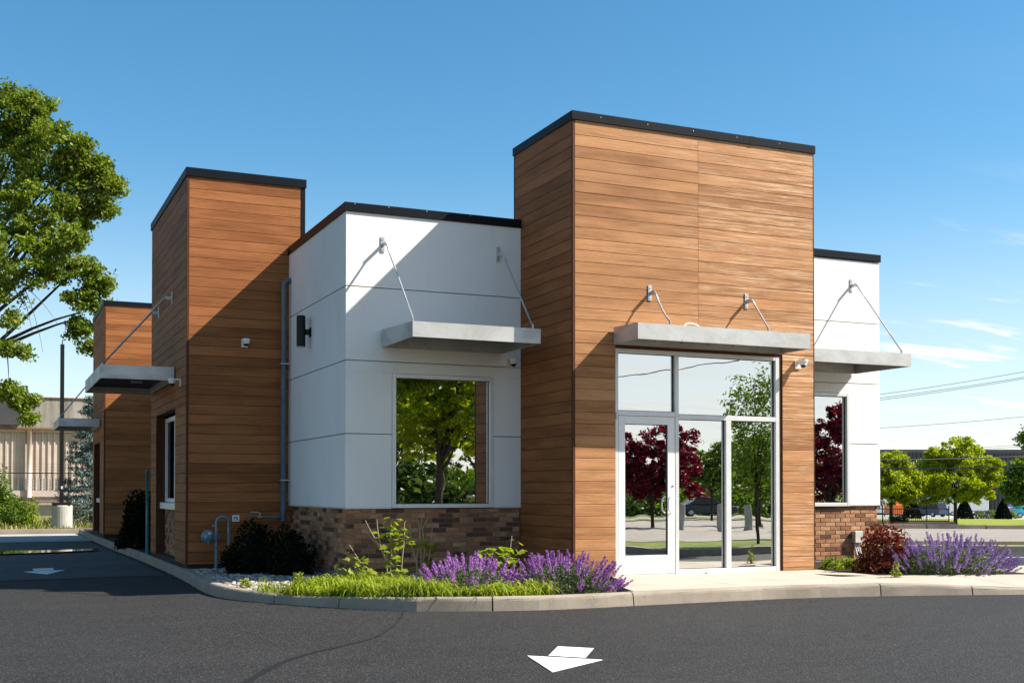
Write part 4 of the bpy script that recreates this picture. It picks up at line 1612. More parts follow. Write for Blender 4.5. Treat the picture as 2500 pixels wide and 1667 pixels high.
# small wall sign: pale plate with unreadable dark marks
o = thing('wall_notice', (3.56, YL, 0.86), 'small pale notice with dark print on the shaded planks beside the riser pipe', 'sign')
adopt(o, MB().cbox(3.52, YL - 0.012, 0.80, 3.63, YL - 0.002, 0.90, 0.002).build('plate', M['white_paint']))
mb = MB()
for k in range(4):
    xa = 3.54 + 0.018 * k
    mb.box(xa, YL - 0.0145, 0.853, xa + 0.012, YL - 0.0125, 0.877)
    if k != 1:
        mb.box(xa, YL - 0.0145, 0.823, xa + 0.012, YL - 0.0125, 0.842)
adopt(o, mb.build('print', M['black']))

# electrical box on the right-hand brick base
o = thing('electrical_box', (13.06, YB, 0.13), 'grey electrical box with three white conduits on the right-hand brick base', 'electrical box')
adopt(o, MB().cbox(12.965, YB - 0.10, 0.43, 13.125, YB - 0.004, 0.62, 0.006).build('enclosure', M['boxgrey']))
for k in range(3):
    xx = 13.0 + 0.042 * k
    adopt(o, MB().tube([(xx, YB - 0.05, 0.43), (xx, YB - 0.05, 0.36), (xx + 0.03, YB - 0.06, 0.22), (xx + 0.07, YB - 0.09, 0.06)], 0.016, 8).build('conduit', M['pvc'], None, True))
o = thing('guard_pole', (2.80, 23.3, 0.08), 'thin teal pole standing behind the left tower by the drive-through kerb', 'pole')
adopt(o, MB().tube([(2.80, 23.25, 0.05), (2.80, 23.25, 1.66)], 0.026, 10).build('shaft', M['cyan'], None, True))
adopt(o, MB().lathe([(0.028, 0), (0.028, 0.02), (0.02, 0.03)], (2.80, 23.25, 1.66), (0, 0, 1), 10).build('cap', M['cyan']))


# ------------------------------------------------------------------ plants
def rand_dirs(n):
    v = RNG.normal(size=(n, 3))
    return v / np.linalg.norm(v, axis=1, keepdims=True)


def leaves(C, size, wid=0.5, var=0.4, flat=0.0, droop=None):
    """rhombic leaves around centres C (n,3)"""
    n = len(C)
    a = rand_dirs(n)
    if droop is not None:
        a = a * 0.7 + np.array(droop) * 0.8
        a /= np.linalg.norm(a, axis=1, keepdims=True)
    b = np.cross(a, rand_dirs(n))
    b /= np.linalg.norm(b, axis=1, keepdims=True) + 1e-9
    if flat:
        # bias leaf normals upwards
        nrm = np.cross(a, b)
        nrm[:, 2] = np.abs(nrm[:, 2]) + flat
        nrm /= np.linalg.norm(nrm, axis=1, keepdims=True)
        b = np.cross(nrm, a)
        b /= np.linalg.norm(b, axis=1, keepdims=True) + 1e-9
    s = size * (1 + var * (RNG.random((n, 1)) * 2 - 1))
    a = a * s / 2
    b = b * s * wid / 2
    V = np.stack([C - a, C - b + a * 0.1, C + a, C + b + a * 0.1], axis=1)
    return V


def curved(p0, p1, sag, n=6, rad=(0.1, 0.03)):
    p0 = Vector(p0)
    p1 = Vector(p1)
    side = Vector((random.uniform(-1, 1), random.uniform(-1, 1), 0)) * sag * 0.5
    pts, rs = [], []
    for i in range(n + 1):
        t = i / n
        w = 4 * t * (1 - t)
        pts.append(p0.lerp(p1, t) + side * w + Vector((0, 0, sag * w)))
        rs.append(rad[0] + (rad[1] - rad[0]) * t ** 0.7)
    return pts, rs


def tree(name, label, base, lobes, trunk_h, trunk_r, nclus, nleaf, lsize, mat, bark='bark', group=None, cat='tree', lean=(0, 0), crad=0.5, cid=0.0, spread=1.0, wid=0.6, shell=0.5, nlimb=9):
    """lobes: list of (centre, (rx,ry,rz), weight). limbs run from the trunk to points in the lobes, twigs to leaf clusters"""
    base = Vector(base)
    o = thing(name, base, label, cat, group)
    wts = np.array([l[2] for l in lobes], float)
    wts /= wts.sum()
    pick = RNG.choice(len(lobes), size=nclus, p=wts)
    cs = []
    for i in pick:
        c, r, _ = lobes[i]
        d = rand_dirs(1)[0]
        q = (shell + (1 - shell) * RNG.random() ** 0.6) if RNG.random() < 0.75 else RNG.random() ** 0.4
        cs.append(np.array(c) + d * np.array(r) * q)
    cs = np.array(cs)
    zmax = cs[:, 2].max()
    top = base + Vector((lean[0], lean[1], trunk_h))
    mb = MB()
    tp, tr = curved(base - Vector((0, 0, 0.15)), top, 0.05 * trunk_h * 0.3, 6, (trunk_r, trunk_r * 0.72))
    tr[0] *= 1.35
    mb.tube(tp, tr, 9)
    limbs = []
    idx = RNG.choice(len(cs), size=min(nlimb, len(cs)), replace=False)
    crown_c = Vector(np.mean(cs, axis=0))
    for j in idx:
        e = Vector(cs[j])
        e = e.lerp(crown_c, 0.25)
        st_ = tp[-1].lerp(tp[-3], random.random())
        pts, rs = curved(st_, e, random.uniform(-0.03, 0.07) * (e - st_).length, 8, (trunk_r * 0.40, trunk_r * 0.06))
        mb.tube(pts, rs, 6, False)
        limbs += pts[2:]
    la = np.array([tuple(p) for p in limbs])
    order = np.argsort([np.linalg.norm(la - c, axis=1).min() for c in cs])
    buf = np.zeros((len(la) + len(cs), 3))
    buf[:len(la)] = la
    nb = len(la)
    for oi_ in order:
        c = cs[oi_]
        d = np.linalg.norm(buf[:nb] - c, axis=1)
        s_ = Vector(buf[int(np.argmin(d))])
        buf[nb] = c
        nb += 1
        pts, rs = curved(s_, Vector(c), 0.08 * (Vector(c) - s_).length, 4, (min(trunk_r * 0.12, 0.03), min(trunk_r * 0.03, 0.008)))
        mb.tube(pts, rs, 3, False)
    adopt(o, mb.build('trunk', M[bark], None, True))
    cw = RNG.random(len(cs)) + 0.35
    cw /= cw.sum()
    ci = RNG.choice(len(cs), size=nleaf, p=cw)
    rr = (crad * (0.55 + 0.9 * RNG.random(len(cs))))[ci][:, None]
    off = rand_dirs(nleaf) * (RNG.random((nleaf, 1)) ** 0.55) * rr
    off[:, 2] *= 0.65
    C = cs[ci] + off * spread
    adopt(o, quads_mesh('crown', leaves(C, lsize, wid, 0.4, flat=0.35), M[mat]))
    return o


# large oak on the left, at about 42 m
def lobe(px, py, rpx, dep, wt, dz=1.0):
    c = at(px, dep, py=py)
    r = rpx * dep / F_PX
    return ((c.x, c.y, c.z), (r, r, r * dz), wt)


oak_l = [lobe(-20, 400, 130, 42, 2.4), lobe(55, 290, 72, 42, 1.2), lobe(25, 235, 28, 42, 0.3), lobe(112, 262, 24, 42, 0.3), lobe(120, 370, 75, 41, 1.2), lobe(188, 360, 34, 41, 0.45),
         lobe(190, 430, 60, 42, 1.0), lobe(240, 410, 32, 42, 0.45), lobe(268, 455, 26, 42, 0.35), lobe(255, 510, 28, 43, 0.35), lobe(190, 520, 52, 43, 0.8), lobe(90, 520, 95, 41, 1.4),
         lobe(20, 640, 100, 40, 1.4), lobe(125, 640, 62, 41, 0.9), lobe(170, 585, 36, 40, 0.4), lobe(205, 660, 36, 42, 0.45), lobe(250, 690, 26, 42, 0.3), lobe(205, 730, 42, 42, 0.5), lobe(250, 745, 22, 42, 0.22),
         lobe(195, 800, 30, 42, 0.3), lobe(228, 850, 20, 42, 0.18), lobe(30, 775, 26, 40, 0.16), lobe(20, 845, 30, 40, 0.16), lobe(60, 862, 14, 40, 0.08), lobe(25, 965, 34, 40, 0.35), lobe(62, 985, 22, 40, 0.2), lobe(70, 1020, 12, 40, 0.08),
         lobe(-200, 420, 250, 43, 3.2), lobe(-220, 700, 210, 43, 2.2)]
tree('oak_tree', 'large spreading oak with green and bronze leaves at the left edge', at(-250, 43, 0.0), oak_l, 5.2, 0.42, 1250, 98000, 0.13, 'leaf_oak', cat='tree', crad=0.33, wid=0.6, shell=0.35, nlimb=26)
# hanging bare twigs under the oak
oak = bpy.data.objects['oak_tree']
tw = MB()
for (a, b) in (((-60, 640), (60, 705)), ((58, 700), (105, 860)), ((50, 708), (80, 820)), ((60, 700), (140, 790)), ((-60, 940), (60, 985))):
    p, q = at(a[0], 40.5, py=a[1]), at(b[0], 41.0, py=b[1])
    pts, rs = curved(p, q, 0.10, 7, (0.05 if a[0] < 0 else 0.016, 0.005))
    tw.tube(pts, rs, 5, False)
adopt(oak, tw.build('bare_twigs', M['bark'], None, True))

# blue spruce behind the far tower
o = thing('spruce_tree', at(222, 46, 0.1), 'blue-grey spruce behind the farthest tower', 'tree')
bs = at(225, 46, 0.1)
H_ = 4.9
C, D = [], []
for k in range(150):
    h = (RNG.random() ** 1.15) * 0.94
    a = RNG.random() * 6.283
    R_ = 1.45 * (1 - h) ** 0.8 + 0.05
    n = 150
    t = RNG.random(n) ** 0.6
    x = t * R_
    C.append(np.stack([bs.x + np.cos(a) * x + RNG.normal(0, .09, n), bs.y + np.sin(a) * x + RNG.normal(0, .09, n), bs.z + 0.15 + h * H_ - 0.25 * t * R_ + 0.18 * t * t + RNG.normal(0, .05, n)], axis=1))
C = np.concatenate(C)
adopt(o, MB().tube([bs, bs + Vector((0, 0, H_))], [0.11, 0.01], 7).build('trunk', M['bark']))
adopt(o, quads_mesh('crown', leaves(C, 0.13, 0.28, 0.4), M['leaf_spruce']))

# right-hand street trees
def street_tree(label, px, dep, py0, py1, wpx, mat, nleaf, group='street trees beside the far lawn', trunk_py=None, seedshift=0):
    b = at(px, dep)
    zb = gz(b.x, b.y) + 0.08
    zt = EYE + (1198 - py0) * dep / F_PX
    z_low = EYE + (1198 - py1) * dep / F_PX
    r = wpx * dep / F_PX / 2
    zc = (zt + z_low) / 2
    hh = (zt - z_low) / 2
    rx = RT
    lob = []
    for (u, v, s, w_) in ((0, -0.15, 0.72, 2.2), (-0.55, -0.1, 0.45, 1), (0.6, 0.05, 0.42, 1), (0.15, 0.6, 0.40, 1.1), (-0.3, 0.4, 0.42, 1), (0.45, -0.45, 0.42, .9), (-0.45, -0.5, 0.40, .9)):
        c = b + RT * u * r + Vector((0, 0, zc - b.z + v * hh))
        lob.append(((c.x, c.y, c.z), (s * r, s * r, s * hh), w_))
    return tree('street_tree', label, (b.x, b.y, zb), lob, z_low - zb + 0.8, 0.13, 330, nleaf, 0.17, mat, group=group, crad=0.33, shell=0.35, nlimb=14)


street_tree('larger lime-green tree in front of the dark warehouse', 2332, 73, 1066, 1243, 232, 'leaf_lime', 30000)
street_tree('lime-green tree close beside the white wall, behind the iron fence', 2175, 72, 1102, 1243, 185, 'leaf_lime', 22000)
street_tree('darker green tree cut by the right edge of the photo', 2512, 66, 1106, 1245, 135, 'leaf_mid', 15000)
o = street_tree('leafy branch tip high at the right edge', 2530, 60, 1030, 1100, 80, 'leaf_mid', 3500)


def bush(name, label, c, r, n, lsize, mat, cat='shrub', group=None, shape=(1, 1, 1), stems=6, bark='bark', wid=0.55, flat=0.3):
    c = Vector(c)
    o = thing(name, c, label, cat, group)
    d = rand_dirs(n)
    d[:, 2] = np.abs(d[:, 2])
    q = 0.45 + 0.55 * RNG.random((n, 1)) ** 0.5
    lump = 1 + 0.16 * np.sin(d[:, :1] * 7 + d[:, 1:2] * 5 + c.x) + 0.12 * np.sin(d[:, 2:3] * 9 + c.y)
    P = np.array(c) + d * q * lump * np.array(r) * np.array(shape)
    adopt(o, quads_mesh('foliage', leaves(P, lsize, wid, 0.4, flat), M[mat]))
    mb = MB()
    for k in range(stems):
        a = 6.283 * k / stems
        e = c + Vector((math.cos(a) * r[0] * 0.6, math.sin(a) * r[1] * 0.6, r[2] * 0.75))
        pts, rs = curved(c, e, 0.06, 4, (0.012, 0.004))
        mb.tube(pts, rs, 5, False)
    adopt(o, mb.build('stem', M[bark]))
    return o


# dark shrubs in the shade between the left tower and the white block
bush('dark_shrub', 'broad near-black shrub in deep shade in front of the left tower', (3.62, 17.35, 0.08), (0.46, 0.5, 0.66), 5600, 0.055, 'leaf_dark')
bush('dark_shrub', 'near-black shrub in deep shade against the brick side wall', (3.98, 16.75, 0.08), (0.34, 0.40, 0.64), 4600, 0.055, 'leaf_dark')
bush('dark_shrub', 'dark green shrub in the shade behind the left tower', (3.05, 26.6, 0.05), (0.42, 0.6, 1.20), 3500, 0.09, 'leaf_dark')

# lilyturf: one mass of arching blades
bl = []


_ek = sorted([(p.x, p.y) for p in kp if 2.76 <= p.x <= 7 and p.y < 14.4])


def edge_kerb(x):
    if x <= _ek[0][0]:
        return _ek[0][1]
    for (x0, y0), (x1, y1) in zip(_ek[:-1], _ek[1:]):
        if x0 <= x <= x1:
            return y0 + (y1 - y0) * (x - x0) / max(x1 - x0, 1e-6)
    return _ek[-1][1]


GX0 = 2.95
for k in range(60000):
    if len(bl) > 3 * 12500:
        break
    qx = random.uniform(2.95, 5.75)
    qy = random.uniform(11.7, 15.2)
    q = Vector((qx, qy))
    near = min(inner[::1], key=lambda t: (t[0] - qx) ** 2 + (t[1] - qy) ** 2)
    kx, ky = near
    # inside the kerb?
    if qy < edge_kerb(qx) + 0.16:
        continue
    dk = qy - edge_kerb(qx) - 0.16
    back = 0.25 + 1.9 * (qx - 2.95) if qx < 4.4 else (3.4 if qx < 4.75 else 0.42)
    back *= 1 + 0.15 * math.sin(qx * 9)
    if dk > back or qy > YW - 0.45:
        continue
    if random.random() > min(1.0, 0.25 + (qx - 2.95) * 1.5):
        continue
    L_ = random.choice((random.uniform(0.10, 0.22), random.uniform(0.16, 0.34)))
    a = random.uniform(0, 6.283)
    ln = random.uniform(0.3, 1.0)
    d = Vector((math.cos(a), math.sin(a), 0))
    w = Vector((-d.y, d.x, 0)) * random.uniform(0.0045, 0.0085)
    lump = 0.80 + 0.38 * math.sin(q.x * 5.3 + 1.0) * math.sin(q.y * 6.1)
    L_ *= lump
    b0 = Vector((q.x, q.y, bedz(q.y)))
    b1 = b0 + d * L_ * 0.30 * ln + Vector((0, 0, L_ * 0.60))
    b2 = b0 + d * L_ * 0.75 * ln + Vector((0, 0, L_ * (0.72 - 0.18 * ln)))
    b3 = b0 + d * L_ * 1.15 * ln + Vector((0, 0, L_ * (0.70 - 0.48 * ln)))
    bl.append([b0 - w, b0 + w, b1 + w, b1 - w])
    bl.append([b1 - w, b1 + w, b2 + w * 0.8, b2 - w * 0.8])
    bl.append([b2 - w * 0.8, b2 + w * 0.8, b3 + w * 0.15, b3 - w * 0.15])
V = np.array([[tuple(p) for p in q] for q in bl])
o = quads_mesh('lilyturf_grass', V, M['blade'])
tag(o, 'bright green arching lilyturf filling the bed behind the kerb', 'grass', kind='stuff')

# river stones
ico = []
for z, r in ((-0.7, 0.7), (0.0, 1.0), (0.65, 0.72)):
    for k in range(6):
        a = 6.283 * (k + (0.5 if z == 0.0 else 0)) / 6
        ico.append((math.cos(a) * r, math.sin(a) * r, z))
ico = [(0, 0, -1)] + ico + [(0, 0, 1)]
fi = []
for k in range(6):
    k2 = (k + 1) % 6
    fi.append((0, 1 + k2, 1 + k))
    fi.append((1 + k, 1 + k2, 7 + k))
    fi.append((1 + k2, 7 + k2, 7 + k))
    fi.append((7 + k, 7 + k2, 13 + k2))
    fi.append((7 + k, 13 + k2, 13 + k))
    fi.append((13 + k, 13 + k2, 19))
icoA = np.array(ico)
fiA = np.array(fi)
VV, FF = [], []
cnt = 0
for k in range(15000):
    x = random.uniform(2.55, 5.6)
    y = random.uniform(12.6, 18.5)
    # keep inside kerb, outside building
    if y > YW - 0.02 and x > XW + 0.02:
        continue
    ok = True
    for cx_, cy_ in inner[::2]:
        pass
    # kerb inner x at this y
    best = min(inner, key=lambda q: (q[0] - x) ** 2 + (q[1] - y) ** 2)
    bx, by = best
    if (x - bx) < 0.0 and y > 13.2:
        continue
    if y < 13.9 and ((x - bx) * 0.75 + (y - by) * 0.65) < 0.03:
        continue
    if y < 13.6 - 0.0 and x > 3.6:
        continue
    if x > 4.1 and y < 14.6:
        continue
    s = random.uniform(0.016, 0.036)
    sc3 = np.array([s * random.uniform(0.8, 1.5), s * random.uniform(0.8, 1.2), s * random.uniform(0.45, 0.8)])
    a = random.uniform(0, 6.283)
    R_ = np.array([[math.cos(a), -math.sin(a), 0], [math.sin(a), math.cos(a), 0], [0, 0, 1]])
    tl = random.uniform(-0.4, 0.4)
    R2 = np.array([[1, 0, 0], [0, math.cos(tl), -math.sin(tl)], [0, math.sin(tl), math.cos(tl)]])
    zb = bedz(y)
    P = (icoA * sc3 * (1 + 0.1 * RNG.random((20, 1)))) @ R2.T @ R_.T + np.array([x, y, zb + random.uniform(0.0, 0.032)])
    VV.append(P)
    FF.append(fiA + cnt * 20)
    cnt += 1
me = bpy.data.meshes.new('river_stones')
me.from_pydata(np.concatenate(VV).tolist(), [], np.concatenate(FF).tolist())
me.materials.append(M['stone'])
me.polygons.foreach_set('use_smooth', [True] * len(me.polygons))
o = bpy.data.objects.new('river_stones', me)
COL.objects.link(o)
tag(o, 'rounded grey and tan river stones covering the shaded end of the bed', 'stones', kind='stuff')


# catmint clumps with individual flower spikes
def spike_mesh(mat, seed):
    rg = np.random.default_rng(seed)
    n = 120
    t = rg.random(n) ** 0.85
    # whorls
    t = (np.floor(t * 9) + 0.30 * rg.random(n)) / 9
    r = 0.020 * (1 - 0.65 * t) + 0.002
    a = rg.random(n) * 6.283
    q = rg.random(n) ** 0.4
    C = np.stack([np.cos(a) * r * q, np.sin(a) * r * q, t], axis=1)
    global RNG
    keep = RNG
    RNG = rg
    V = leaves(C * np.array([1, 1, 0.16]), 0.018, 0.8, 0.4)
    RNG = keep
    me = bpy.data.meshes.new('flower_spike')
    k = 4
    me.vertices.add(n * k)
    me.vertices.foreach_set('co', V.reshape(-1).astype(np.float32))
    me.loops.add(n * k)
    me.loops.foreach_set('vertex_index', np.arange(n * k, dtype=np.int32))
    me.polygons.add(n)
    me.polygons.foreach_set('loop_start', np.arange(0, n * k, k, dtype=np.int32))
    me.polygons.foreach_set('loop_total', np.full(n, k, dtype=np.int32))
    me.materials.append(mat)
    me.update(calc_edges=True)
    return me


def catmint(c, rx, ry, h, nspike, label, fm, ang=0.0, nleaf=5200):
    c = Vector(c)
    o = thing('catmint', c, label, 'flowering plant', 'purple catmint clumps in the beds')
    n = nleaf
    d = rand_dirs(n)
    d[:, 2] = np.abs(d[:, 2])
    q = 0.35 + 0.65 * RNG.random((n, 1)) ** 0.6
    ca, sa = math.cos(ang), math.sin(ang)
    P = d * q * np.array([rx, ry, h * 0.80])
    P = P @ np.array([[ca, sa, 0], [-sa, ca, 0], [0, 0, 1]])
    adopt(o, quads_mesh('foliage', leaves(P + np.array(c), 0.026, 0.6, 0.4, 0.2), M['leaf_mint']))
    meshes = [spike_mesh(fm, 100 + i) for i in range(4)]
    st_ = MB()
    for k in range(nspike):
        v = rand_dirs(1)[0]
        v[2] = abs(v[2]) * 0.9 + 0.05
        v /= np.linalg.norm(v)
        p = np.array([v[0] * rx, v[1] * ry, v[2] * h * 0.78 + 0.0]) * (0.88 + 0.20 * random.random())
        x = p[0] * ca - p[1] * sa
        y = p[0] * sa + p[1] * ca
        b = c + Vector((x, y, p[2]))
        dr_ = Vector((v[0] * ca - v[1] * sa, v[0] * sa + v[1] * ca, v[2] * 1.0 + 0.55)).normalized()
        s = bpy.data.objects.new('flower_spike', meshes[k % 4])
        COL.objects.link(s)
        s.parent = o
        s.location = b - c
        sc = random.uniform(0.65, 1.12)
        s.scale = (sc, sc, sc * random.uniform(0.85, 1.25))
        s.rotation_euler = dr_.to_track_quat('Z', 'Y').to_euler()
        st_.tube([c + Vector((x * 0.3, y * 0.3, 0.02)), b], 0.0022, 3, False)
    adopt(o, st_.build('stem', M['leaf_mint']))
    return o


A_ = -0.42
catmint((5.20, 12.86, 0.08), 0.58, 0.40, 0.41, 150, 'left clump of purple catmint growing out of the lilyturf', M['flower'], A_)
catmint((6.16, 12.30, 0.09), 0.63, 0.44, 0.45, 175, 'large purple catmint clump beside the entrance paving', M['flower'], A_, 8000)
catmint((12.25, 12.45, 0.13), 0.85, 0.50, 0.54, 260, 'pale lavender catmint clump in the bed right of the building', M['flower_pale'], A_ + 0.2, 7000)

# rust-red shrub
o = bush('red_shrub', 'rust-red leaved shrub at the brick corner beside the pale catmint', (11.55, 12.98, 0.13), (0.42, 0.36, 0.62), 3200, 0.058, 'leaf_rust', stems=9, bark='stem_red')
for k, (px, r_, h_) in enumerate(((2030, 0.18, 0.18), (2085, 0.16, 0.16), (2070, 0.2, 0.16), (2105, 0.14, 0.13))):
    p = at(px, 17.2 + 0.1 * k, 0.13)
    bush('low_weed', ('small green weed against the brick below the right window', 'yellow-green weed below the electrical box conduits', 'spreading green weed in the middle of the brick foot', 'tiny weed at the paving edge near the corner')[k],
         p, (r_, r_ * 0.8, h_), 420, 0.045, 'leaf_hyd', cat='weed', stems=4, bark='stem')
for (px, dep, h_, lab) in ((2187, 15.6, 0.30, 'small green sprout between the red shrub and the catmint'), (600, 14.6, 0.10, 'tiny weed sprouting from the river stones near the kerb'), (728, 14.9, 0.16, 'green weed tuft at the edge of the river stones')):
    p = at(px, dep, 0.10)
    bush('sprout', lab, p, (0.07, 0.07, h_), 110, 0.04, 'leaf_hyd', cat='weed', stems=3, bark='stem')


# woody hydrangea-like plants with lobed leaves in front of the brick
def lobed_leaf():
    # five-lobed outline, two slopes about the midrib
    out = [(0, 0), (0.20, 0.10), (0.42, 0.05), (0.36, 0.28), (0.52, 0.50), (0.26, 0.55), (0.20, 0.72), (0, 1.0)]
    right = [(x, y, -0.12 * x) for x, y in out]
    left = [(-x, y, -0.12 * x) for x, y in out[1:-1]]
    v = right + left
    n = len(out)
    f = [tuple(range(n))]
    f.append((0,) + (n - 1,) + tuple(n + i for i in reversed(range(len(left)))))
    return v, f


lv, lf = lobed_leaf()
leaf_me = bpy.data.meshes.new('leaf')
leaf_me.from_pydata(lv, [], lf)
leaf_me.materials.append(M['leaf_hyd'])


def woody(base, stems, leafspots, label, n_leaf=4):
    base = Vector(base)
    o = thing('oakleaf_plant', base, label, 'shrub', 'half-bare leafy shrubs against the brick')
    mb = MB()
    for pts, mat in stems:
        mb.tube([base + Vector(p) for p in pts], [0.011 - 0.006 * i / (len(pts) - 1) for i in range(len(pts))], 6)
    adopt(o, mb.build('stem', M['stem']))
    for (p, spread, k, sz) in leafspots:
        for i in range(k):
            l = bpy.data.objects.new('leaf', leaf_me)
            COL.objects.link(l)
            l.parent = o
            q = Vector(p) + Vector((random.gauss(0, spread), random.gauss(0, spread * 0.7), random.gauss(0, spread * 0.6)))
            l.location = q
            s = sz * random.uniform(0.7, 1.15)
            l.scale = (s, s, s)
            l.rotation_euler = (random.uniform(-0.9, 0.25), random.uniform(-0.6, 0.6), random.uniform(0, 6.283))
    return o


b1 = at(948, 14.9, 0.09)
woody(b1, [([(0, 0, 0), (-0.05, 0, 0.10), (-0.30, 0, 0.12), (-0.42, -0.02, 0.26)], 0), ([(0, 0, 0.02), (-0.15, 0, 0.12), (-0.36, 0.03, 0.30), (-0.50, 0.03, 0.52)], 0),
           ([(-0.02, 0, 0.3), (-0.10, 0, 0.48), (-0.22, 0, 0.66), (-0.30, 0, 0.82)], 0), ([(-0.10, 0, 0.48), (-0.14, 0, 0.70), (-0.15, 0, 0.83)], 0), ([(-0.10, 0, 0.48), (-0.22, 0.02, 0.60), (-0.33, 0.02, 0.75)], 0),
           ([(0.0, 0, 0), (-0.02, 0, 0.25), (-0.01, 0, 0.52)], 0), ([(0.02, 0, 0), (0.05, 0.02, 0.4), (0.03, 0.02, 0.75)], 0)],
      [((0.05, 0, 0.72), 0.10, 26, 0.10), ((0.10, 0, 0.55), 0.09, 20, 0.10), ((0.06, 0, 0.32), 0.08, 16, 0.10), ((-0.42, -0.05, 0.30), 0.11, 24, 0.10), ((-0.1, -0.05, 0.08), 0.09, 10, 0.10)],
      'sunlit leafy shrub with reddish bare twigs against the brick base')
b2 = at(978, 14.95, 0.09)
woody(b2, [([(0, 0, 0), (0.02, 0, 0.30), (0.05, 0, 0.60), (0.05, 0, 0.78), (0.07, 0, 0.81)], 0)], [((-0.04, -0.06, 0.14), 0.08, 14, 0.12)], 'single tall bare stick with a few low leaves between the two leafy shrubs')
b3 = at(1028, 15.45, 0.09)
woody(b3, [([(-0.05, 0, 0), (-0.06, 0, 0.3), (-0.02, 0, 0.60), (0.02, 0, 0.88)], 0), ([(0, 0, 0), (-0.12, 0, 0.45), (-0.16, 0, 0.74)], 0), ([(0, 0, 0), (0.05, 0, 0.4), (0.02, 0, 0.70), (0.10, 0, 0.85)], 0), ([(0, 0, 0), (0.12, 0, 0.32), (0.16, 0, 0.72)], 0), ([(0, 0, 0), (0.0, 0, 0.5), (-0.04, 0, 0.80)], 0)],
      [((0.0, 0.03, 0.52), 0.10, 18, 0.09), ((0.18, 0, 0.46), 0.05, 7, 0.13), ((0.05, 0, 0.3), 0.09, 12, 0.09)], 'twiggy brown shrub with few leaves in the shade of the brick base')
b4 = at(1225, 15.0, 0.09)
woody(b4, [([(0, 0, 0), (-0.05, 0, 0.25), (-0.12, 0, 0.42)], 0), ([(0, 0, 0), (0.10, 0, 0.3), (0.14, 0, 0.62)], 0), ([(0, 0, 0), (0.2, 0, 0.28)], 0)],
      [((-0.12, 0, 0.38), 0.14, 30, 0.11), ((0.12, 0, 0.42), 0.12, 24, 0.11), ((0.0, -0.1, 0.25), 0.12, 18, 0.12)], 'shaded leafy shrub behind the purple catmint near the tower corner')

# weeds along the far kerb (left)
wd = []
for k in range(9000):
    x = random.uniform(-9, 4)
    y = 40.8 + (random.random() ** 1.4) * 16
    h_ = random.uniform(0.08, 0.30)
    a = random.uniform(0, 6.283)
    d = Vector((math.cos(a), math.sin(a), 0))
    b0 = Vector((x, y, -0.15))
    w = Vector((-d.y, d.x, 0)) * random.uniform(0.01, 0.03)
    t_ = b0 + d * h_ * 0.5 + Vector((0, 0, h_))
    wd.append([b0 - w, b0 + w, t_ + w * 0.5, t_ - w * 0.5])
o = quads_mesh('roadside_weeds', np.array([[tuple(p) for p in q] for q in wd]), M['weed'])
tag(o, 'yellowing weeds and grass on the verge at the end of the lane', 'weeds', kind='stuff')
p = at(0, 44, 0.0)
bush('roadside_bush', 'green bush at the left edge in front of the chain-link fence', at(-12, 45, 0.0), (1.0, 0.8, 1.9), 5000, 0.12, 'leaf_mid')
bush('roadside_bush', 'low scraggly green bush right of the left-edge bush', at(45, 44, 0.0), (0.55, 0.5, 0.95), 1500, 0.11, 'leaf_mid')
bush('tall_weed', 'tall thin green weed by the fence, left of the concrete pole base', at(80, 43, 0.0), (0.28, 0.3, 1.15), 420, 0.09, 'leaf_hyd', cat='weed')

# ------------------------------------------------------------------ left background
o = thing('light_pole', at(152, 41, 0.0), 'dark square lamp pole on a round concrete base at the end of the lane', 'pole')
pc = at(150.5, 41, 0.0)
adopt(o, MB().lathe([(0.335, 0), (0.345, 0.02), (0.345, 0.76), (0.325, 0.79)], (pc.x + 0.02, pc.y, -0.06 + 0.05), (0, 0, 1), 26).build('concrete_base', M['conc'], None, False))
adopt(o, MB().cbox(pc.x - 0.065, pc.y - 0.065, 0.75, pc.x + 0.065, pc.y + 0.065, 6.38, 0.006).build('shaft', M['black']))
adopt(o, MB().cbox(pc.x - 0.30, pc.y - 0.30, 0.785, pc.x + 0.30, pc.y + 0.30, 0.87, 0.01).build('base_cover', M['black']))
adopt(o, MB().cbox(pc.x - 0.02, pc.y - 0.0655, 1.35, pc.x + 0.04, pc.y - 0.069, 1.45, 0.002).build('sticker', M['pvc']))
adopt(o, MB().tube([(pc.x, pc.y, 6.38), (pc.x, pc.y, 6.52), (pc.x + 0.12, pc.y, 6.55)], 0.02, 6).build('bracket_stub', M['black']))

# beige corrugated building
bb = at(100, 66, 0)
yb_ = bb.y - 0.0
o = thing('beige_warehouse', (bb.x, yb_, 0), 'beige corrugated building with a stained concrete parapet beyond the chain-link fence', 'building')
z_par0, z_par1 = 4.80, 6.45
adopt(o, MB().box(-40, yb_ - 0.35, z_par0, 14, yb_ + 12, z_par1).build('parapet', M['parapet']))
mb = MB()
mb.box(-40, yb_ - 0.42, z_par1, 14, yb_ - 0.2, z_par1 + 0.06)
mb.box(-40, yb_ - 0.40, z_par0 - 0.10, 14, yb_ - 0.2, z_par0 - 0.001)
adopt(o, mb.build('parapet_trim', M['rust']))
adopt(o, MB().box(-40, yb_ + 0.0, 0.8, 14, yb_ + 12, z_par0 - 0.1).build('wall', M['beige']))
mb = MB()
for k in range(100):
    x = -20 + k * 0.313
    mb.box(x, yb_ - 0.07, 1.30, x + 0.09, yb_ - 0.001, z_par0 - 0.25)
adopt(o, mb.build('wall_rib', M['beige']))
mb = MB()
mb.box(-40, yb_ - 0.2, 0.95, 14, yb_ - 0.14, 1.30)
mb.box(-40, yb_ - 0.2, z_par0 - 0.25, 14, yb_ - 0.14, z_par0 - 0.11)
adopt(o, mb.build('girt', M['beige']))
